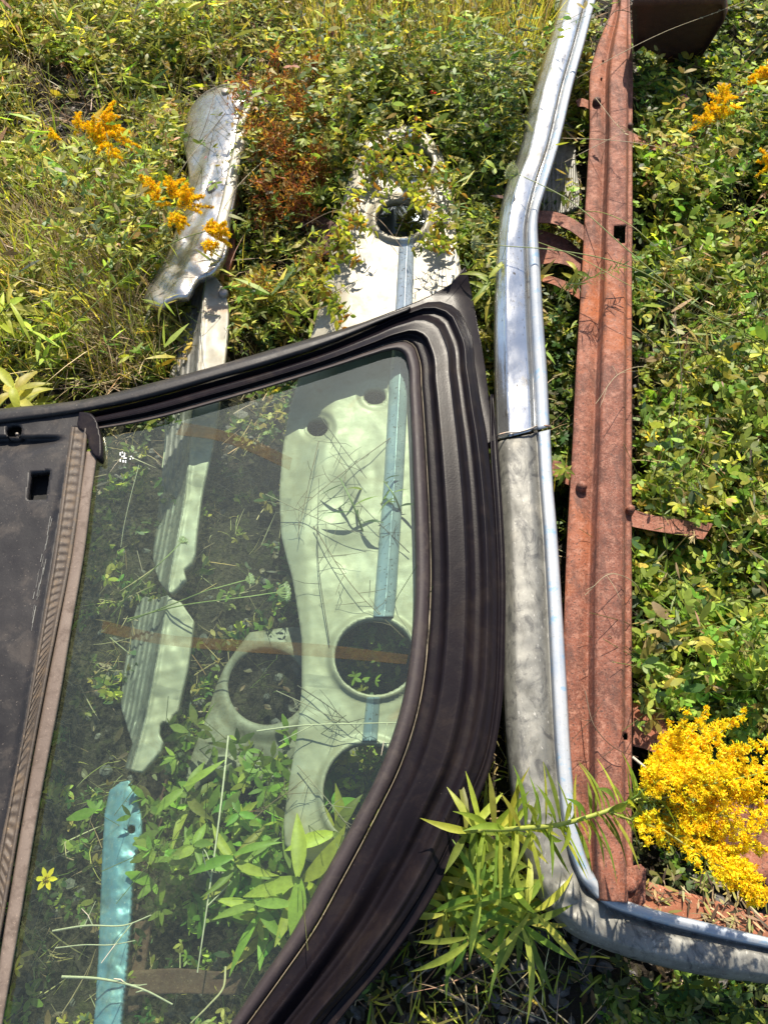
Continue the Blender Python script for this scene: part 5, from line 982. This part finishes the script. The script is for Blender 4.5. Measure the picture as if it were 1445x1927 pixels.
# long grass stems and dead twigs, each its own thing
def stalk(pts3, label, r=0.001, col=TAN, seeds=0, name='grass_stalk', cat='grass stalk', group='long thin stalks', twigs=0):
    pts = curve3(pts3, 26); g = Geo(); tube_pts(g, pts, np.linspace(r, r*0.55, 26), col, 5)
    for k in range(twigs):
        i = rng.integers(5, 24); d = nrm(pts[i] - pts[i-1] + rng.normal(0, 0.45, 3)*[1, 1, .3]); l = rng.uniform(0.02, 0.07); tube_pts(g, np.stack([pts[i], pts[i] + d*l*.5, pts[i] + d*l + rng.normal(0, .004, 3)]), [r*.6, r*.5, r*.3], col, 4)
    if seeds:
        root = thing(name, pts[0], label, cat, group); g.build('stem', M['straw'], root); s = Geo(); i = rng.integers(26 - 9, 26, seeds)
        ax = nrm(pts[-1] - pts[-6]); strips(s, pts[i] + rng.normal(0, 0.0025, (seeds, 3)), ax + rng.normal(0, 0.35, (seeds, 3)), nrm(rng.normal(0, 1, (seeds, 3))), rng.uniform(0.006, 0.012, seeds), 0.0018, 0.1, (0.4, 1, 0.2), mixcol([TAN, (0.5, 0.42, 0.24)], [1, 1], seeds)); s.build('seed_head', M['straw'], root)
    else: tag(g.build(name, M['straw'], None, top=(ZF - 0.014) if 'glass' in label else None), label, cat, group)
T2 = (0.50, 0.42, 0.26); GY = (0.34, 0.30, 0.22); G2 = (0.30, 0.34, 0.10); WH = (0.62, 0.56, 0.42)
stalk([(1060, 162, 0.24), (1150, 110, 0.30), (1250, 60, 0.33), (1350, 22, 0.34), (1445, -15, 0.34)], 'dry seeding stalk slanting over bumper and beam near the top', seeds=30, col=T2)
stalk([(1056, 260, 0.26), (1150, 264, 0.30), (1230, 275, 0.31), (1300, 300, 0.30), (1400, 350, 0.26)], 'thin straw crossing beam level from bumper toward right clover', seeds=20, col=T2)
stalk([(1120, 184, 0.27), (1140, 210, 0.28), (1160, 235, 0.28), (1176, 250, 0.28)], 'short seed-headed straw lying on the beam beside upper bolt', seeds=26, col=T2, r=0.0009)
stalk([(1062, 305, 0.25), (1100, 285, 0.27), (1140, 265, 0.28), (1180, 245, 0.28)], 'short straw crossing the level straw over the beam', col=T2, r=0.0008)
stalk([(1230, 60, 0.10), (1200, 30, 0.26), (1160, 20, 0.33), (1130, 60, 0.33)], 'curly dark tendril over the far end of the rusty beam', col=(0.14, 0.09, 0.05), r=0.0016, twigs=7, name='twig', cat='twig')
stalk([(1240, 700, 0.04), (1210, 690, 0.2), (1170, 700, 0.27), (1120, 760, 0.28)], 'thin arched stalk over the beam above its upper bolt side', col=T2, r=0.0009, twigs=3)
stalk([(1210, 1130, 0.04), (1196, 1100, 0.16), (1150, 1080, 0.24), (1100, 1120, 0.24)], 'thin arched stalk over the beam below the side bracket', col=T2, r=0.0009, twigs=3)
stalk([(1100, 1300, 0.20), (1120, 1370, 0.22), (1160, 1410, 0.22), (1200, 1425, 0.21)], 'dark wiry twig lying on the near end of the rusty beam', col=(0.12, 0.07, 0.04), r=0.0012, twigs=5, name='twig', cat='twig')
stalk([(1190, 1425, 0.18), (1215, 1445, 0.19), (1240, 1462, 0.17)], 'short pale stick at the beam edge behind the plume', col=WH, r=0.0028, name='twig', cat='twig')
stalk([(1080, 400, 0.12), (1120, 398, 0.22), (1180, 420, 0.28), (1240, 470, 0.27), (1320, 530, 0.2), (1380, 560, 0.1)], 'arched green stalk from the shade beneath beam toward right clover', col=G2, r=0.0012)
stalk([(1010, 455, 0.24), (1090, 485, 0.27), (1180, 535, 0.28), (1280, 580, 0.25), (1420, 640, 0.15)], 'long green stalk slanting over beam below its square hole', col=G2, r=0.001)
stalk([(1030, 160, 0.24), (1010, 200, 0.25), (1000, 240, 0.25), (1004, 262, 0.25)], 'thin dark twig resting on the far chrome', col=(0.12, 0.09, 0.05), r=0.001, name='twig', cat='twig', twigs=4)
stalk([(560, 230, 0.03), (590, 120, 0.2), (602, 50, 0.3), (618, -30, 0.36)], 'tall grey stalk in grass near top centre', col=GY, r=0.0022)
stalk([(380, 120, 0.12), (410, 170, 0.17), (445, 220, 0.18), (480, 262, 0.16)], 'dark twig lying across the chrome tip towards its right', col=(0.16, 0.12, 0.08), r=0.0016, name='twig', cat='twig', twigs=3)
stalk([(408, 165, 0.17), (398, 200, 0.17), (385, 240, 0.15), (372, 272, 0.12)], 'dark upright twig shadowing the blue side of the chrome tip', col=(0.10, 0.07, 0.05), r=0.0014, name='twig', cat='twig')
stalk([(425, 212, 0.19), (395, 250, 0.16), (355, 300, 0.15), (320, 355, 0.12)], 'pale twig with snapped end lying along the dented chrome', col=GY, r=0.0016, name='twig', cat='twig', twigs=4)
stalk([(540, 270, 0.12), (500, 300, 0.17), (440, 360, 0.18), (400, 440, 0.17)], 'pale bent twig over lower half of dented chrome', col=T2, r=0.0012, name='twig', cat='twig', twigs=2)
stalk([(640, 265, 0.15), (690, 240, 0.17), (720, 300, 0.18), (748, 318, 0.18)], 'black-tipped twig on the far end of the pale panel', col=(0.14, 0.11, 0.08), r=0.0015, name='twig', cat='twig', twigs=5)
stalk([(560, 430, 0.12), (640, 395, 0.17), (700, 405, 0.18), (760, 470, 0.18)], 'bent twig reaching into round hole of pale panel', col=(0.3, 0.22, 0.14), r=0.0013, name='twig', cat='twig', twigs=8)
stalk([(740, 455, 0.15), (755, 420, 0.17), (770, 390, 0.18), (785, 345, 0.18)], 'dark twig standing in the round hole of pale panel', col=(0.10, 0.08, 0.07), r=0.0011, name='twig', cat='twig', twigs=6)
# under the glass
stalk([(312, 790, 0.14), (312, 830, 0.16), (306, 880, 0.16)], 'short thick pale stalk beneath the top corner of glass', col=WH, r=0.0026)
stalk([(262, 875, 0.20), (245, 940, 0.2), (232, 1000, 0.2), (228, 1030, 0.2)], 'thin pale straw beneath the dusty left glass', col=WH, r=0.0007)
stalk([(430, 1385, 0.12), (420, 1480, 0.14), (405, 1600, 0.15), (388, 1720, 0.15), (372, 1830, 0.14)], 'long pale upright stalk beneath the glass over the low panel', col=WH, r=0.0022, twigs=3)
stalk([(484, 1376, 0.17), (560, 1366, 0.19), (660, 1362, 0.20), (750, 1360, 0.2)], 'pale level straw across the panel between its two lowest holes', col=WH, r=0.0017, twigs=2)
stalk([(100, 1752, 0.17), (160, 1742, 0.2), (240, 1740, 0.2), (285, 1722, 0.2)], 'upper forked white twig over the blue strip', col=WH, r=0.0018, name='twig', cat='twig', twigs=3)
stalk([(105, 1784, 0.17), (160, 1778, 0.2), (210, 1778, 0.2), (255, 1770, 0.2)], 'middle thin white twig over the blue strip', col=WH, r=0.0012, name='twig', cat='twig')
stalk([(118, 1838, 0.17), (190, 1842, 0.2), (270, 1862, 0.2), (325, 1890, 0.18)], 'lowest white twig over the blue strip near the picture bottom', col=WH, r=0.0024, name='twig', cat='twig', twigs=3)
stalk([(425, 1820, 0.12), (420, 1860, 0.15), (395, 1890, 0.16), (360, 1925, 0.16)], 'curled dry leaf stalk at the bottom beneath the glass', col=T2, r=0.0022)
for k, (a, b, lb) in enumerate([((590, 990), (760, 1200), 'brown twig from glass centre down to the upper big hole'), ((620, 1210), (600, 900), 'dark upright twig beneath the glass centre'), ((500, 930), (690, 1010), 'dark twig sloping over the pale panel left edge'), ((740, 820), (560, 960), 'long twig slanting under the upper right glass'), ((560, 1290), (690, 1390), 'reddish twig pointing at the lowest big hole'), ((520, 1300), (650, 1365), 'thin twig beside reddish twig under glass'), ((600, 830), (560, 1010), 'twig over the small round hole of the panel'), ((770, 1040), (660, 930), 'twig crossing the ridge strip beneath the glass'), ((560, 1440), (660, 1560), 'shadowy twig left of lowest big hole'), ((480, 1540), (560, 1480), 'pale arched twig over the low panel hole'), ((600, 780), (690, 900), 'faint twig between the two small holes')]):
    m = ((a[0]+b[0])/2 + rng.uniform(-14, 14), (a[1]+b[1])/2 + rng.uniform(-14, 14)); c = [(0.22, 0.15, 0.09), (0.10, 0.08, 0.06), (0.34, 0.28, 0.2)][k % 3]
    stalk([(a[0], a[1], 0.17), (m[0], m[1], 0.19), (b[0], b[1], 0.18)], lb, col=c, r=0.0011, name='twig', cat='twig', twigs=8, group='twigs under the glass')
# tall brown seed stalks in the grass at the top
for k in range(16):
    x = 560 + k * 27 + rng.uniform(-10, 10); top = rng.uniform(-60, 20); h = rng.uniform(0.28, 0.42); dx = rng.uniform(-25, 25)
    stalk([(x, 230 + rng.uniform(-40, 40), 0.01), (x + dx*0.4, 110, h*0.55), (x + dx, top, h)], f"tall {['reddish-brown', 'straw-coloured', 'olive'][k % 3]} seed stalk, {['first', 'second', 'third', 'fourth', 'fifth', 'sixth'][k // 3]} of that colour from the left in the far grass", col=[(0.24, 0.13, 0.06), TAN, OLIVE][k % 3], r=0.0014, seeds=14, group='tall stalks in the far grass')
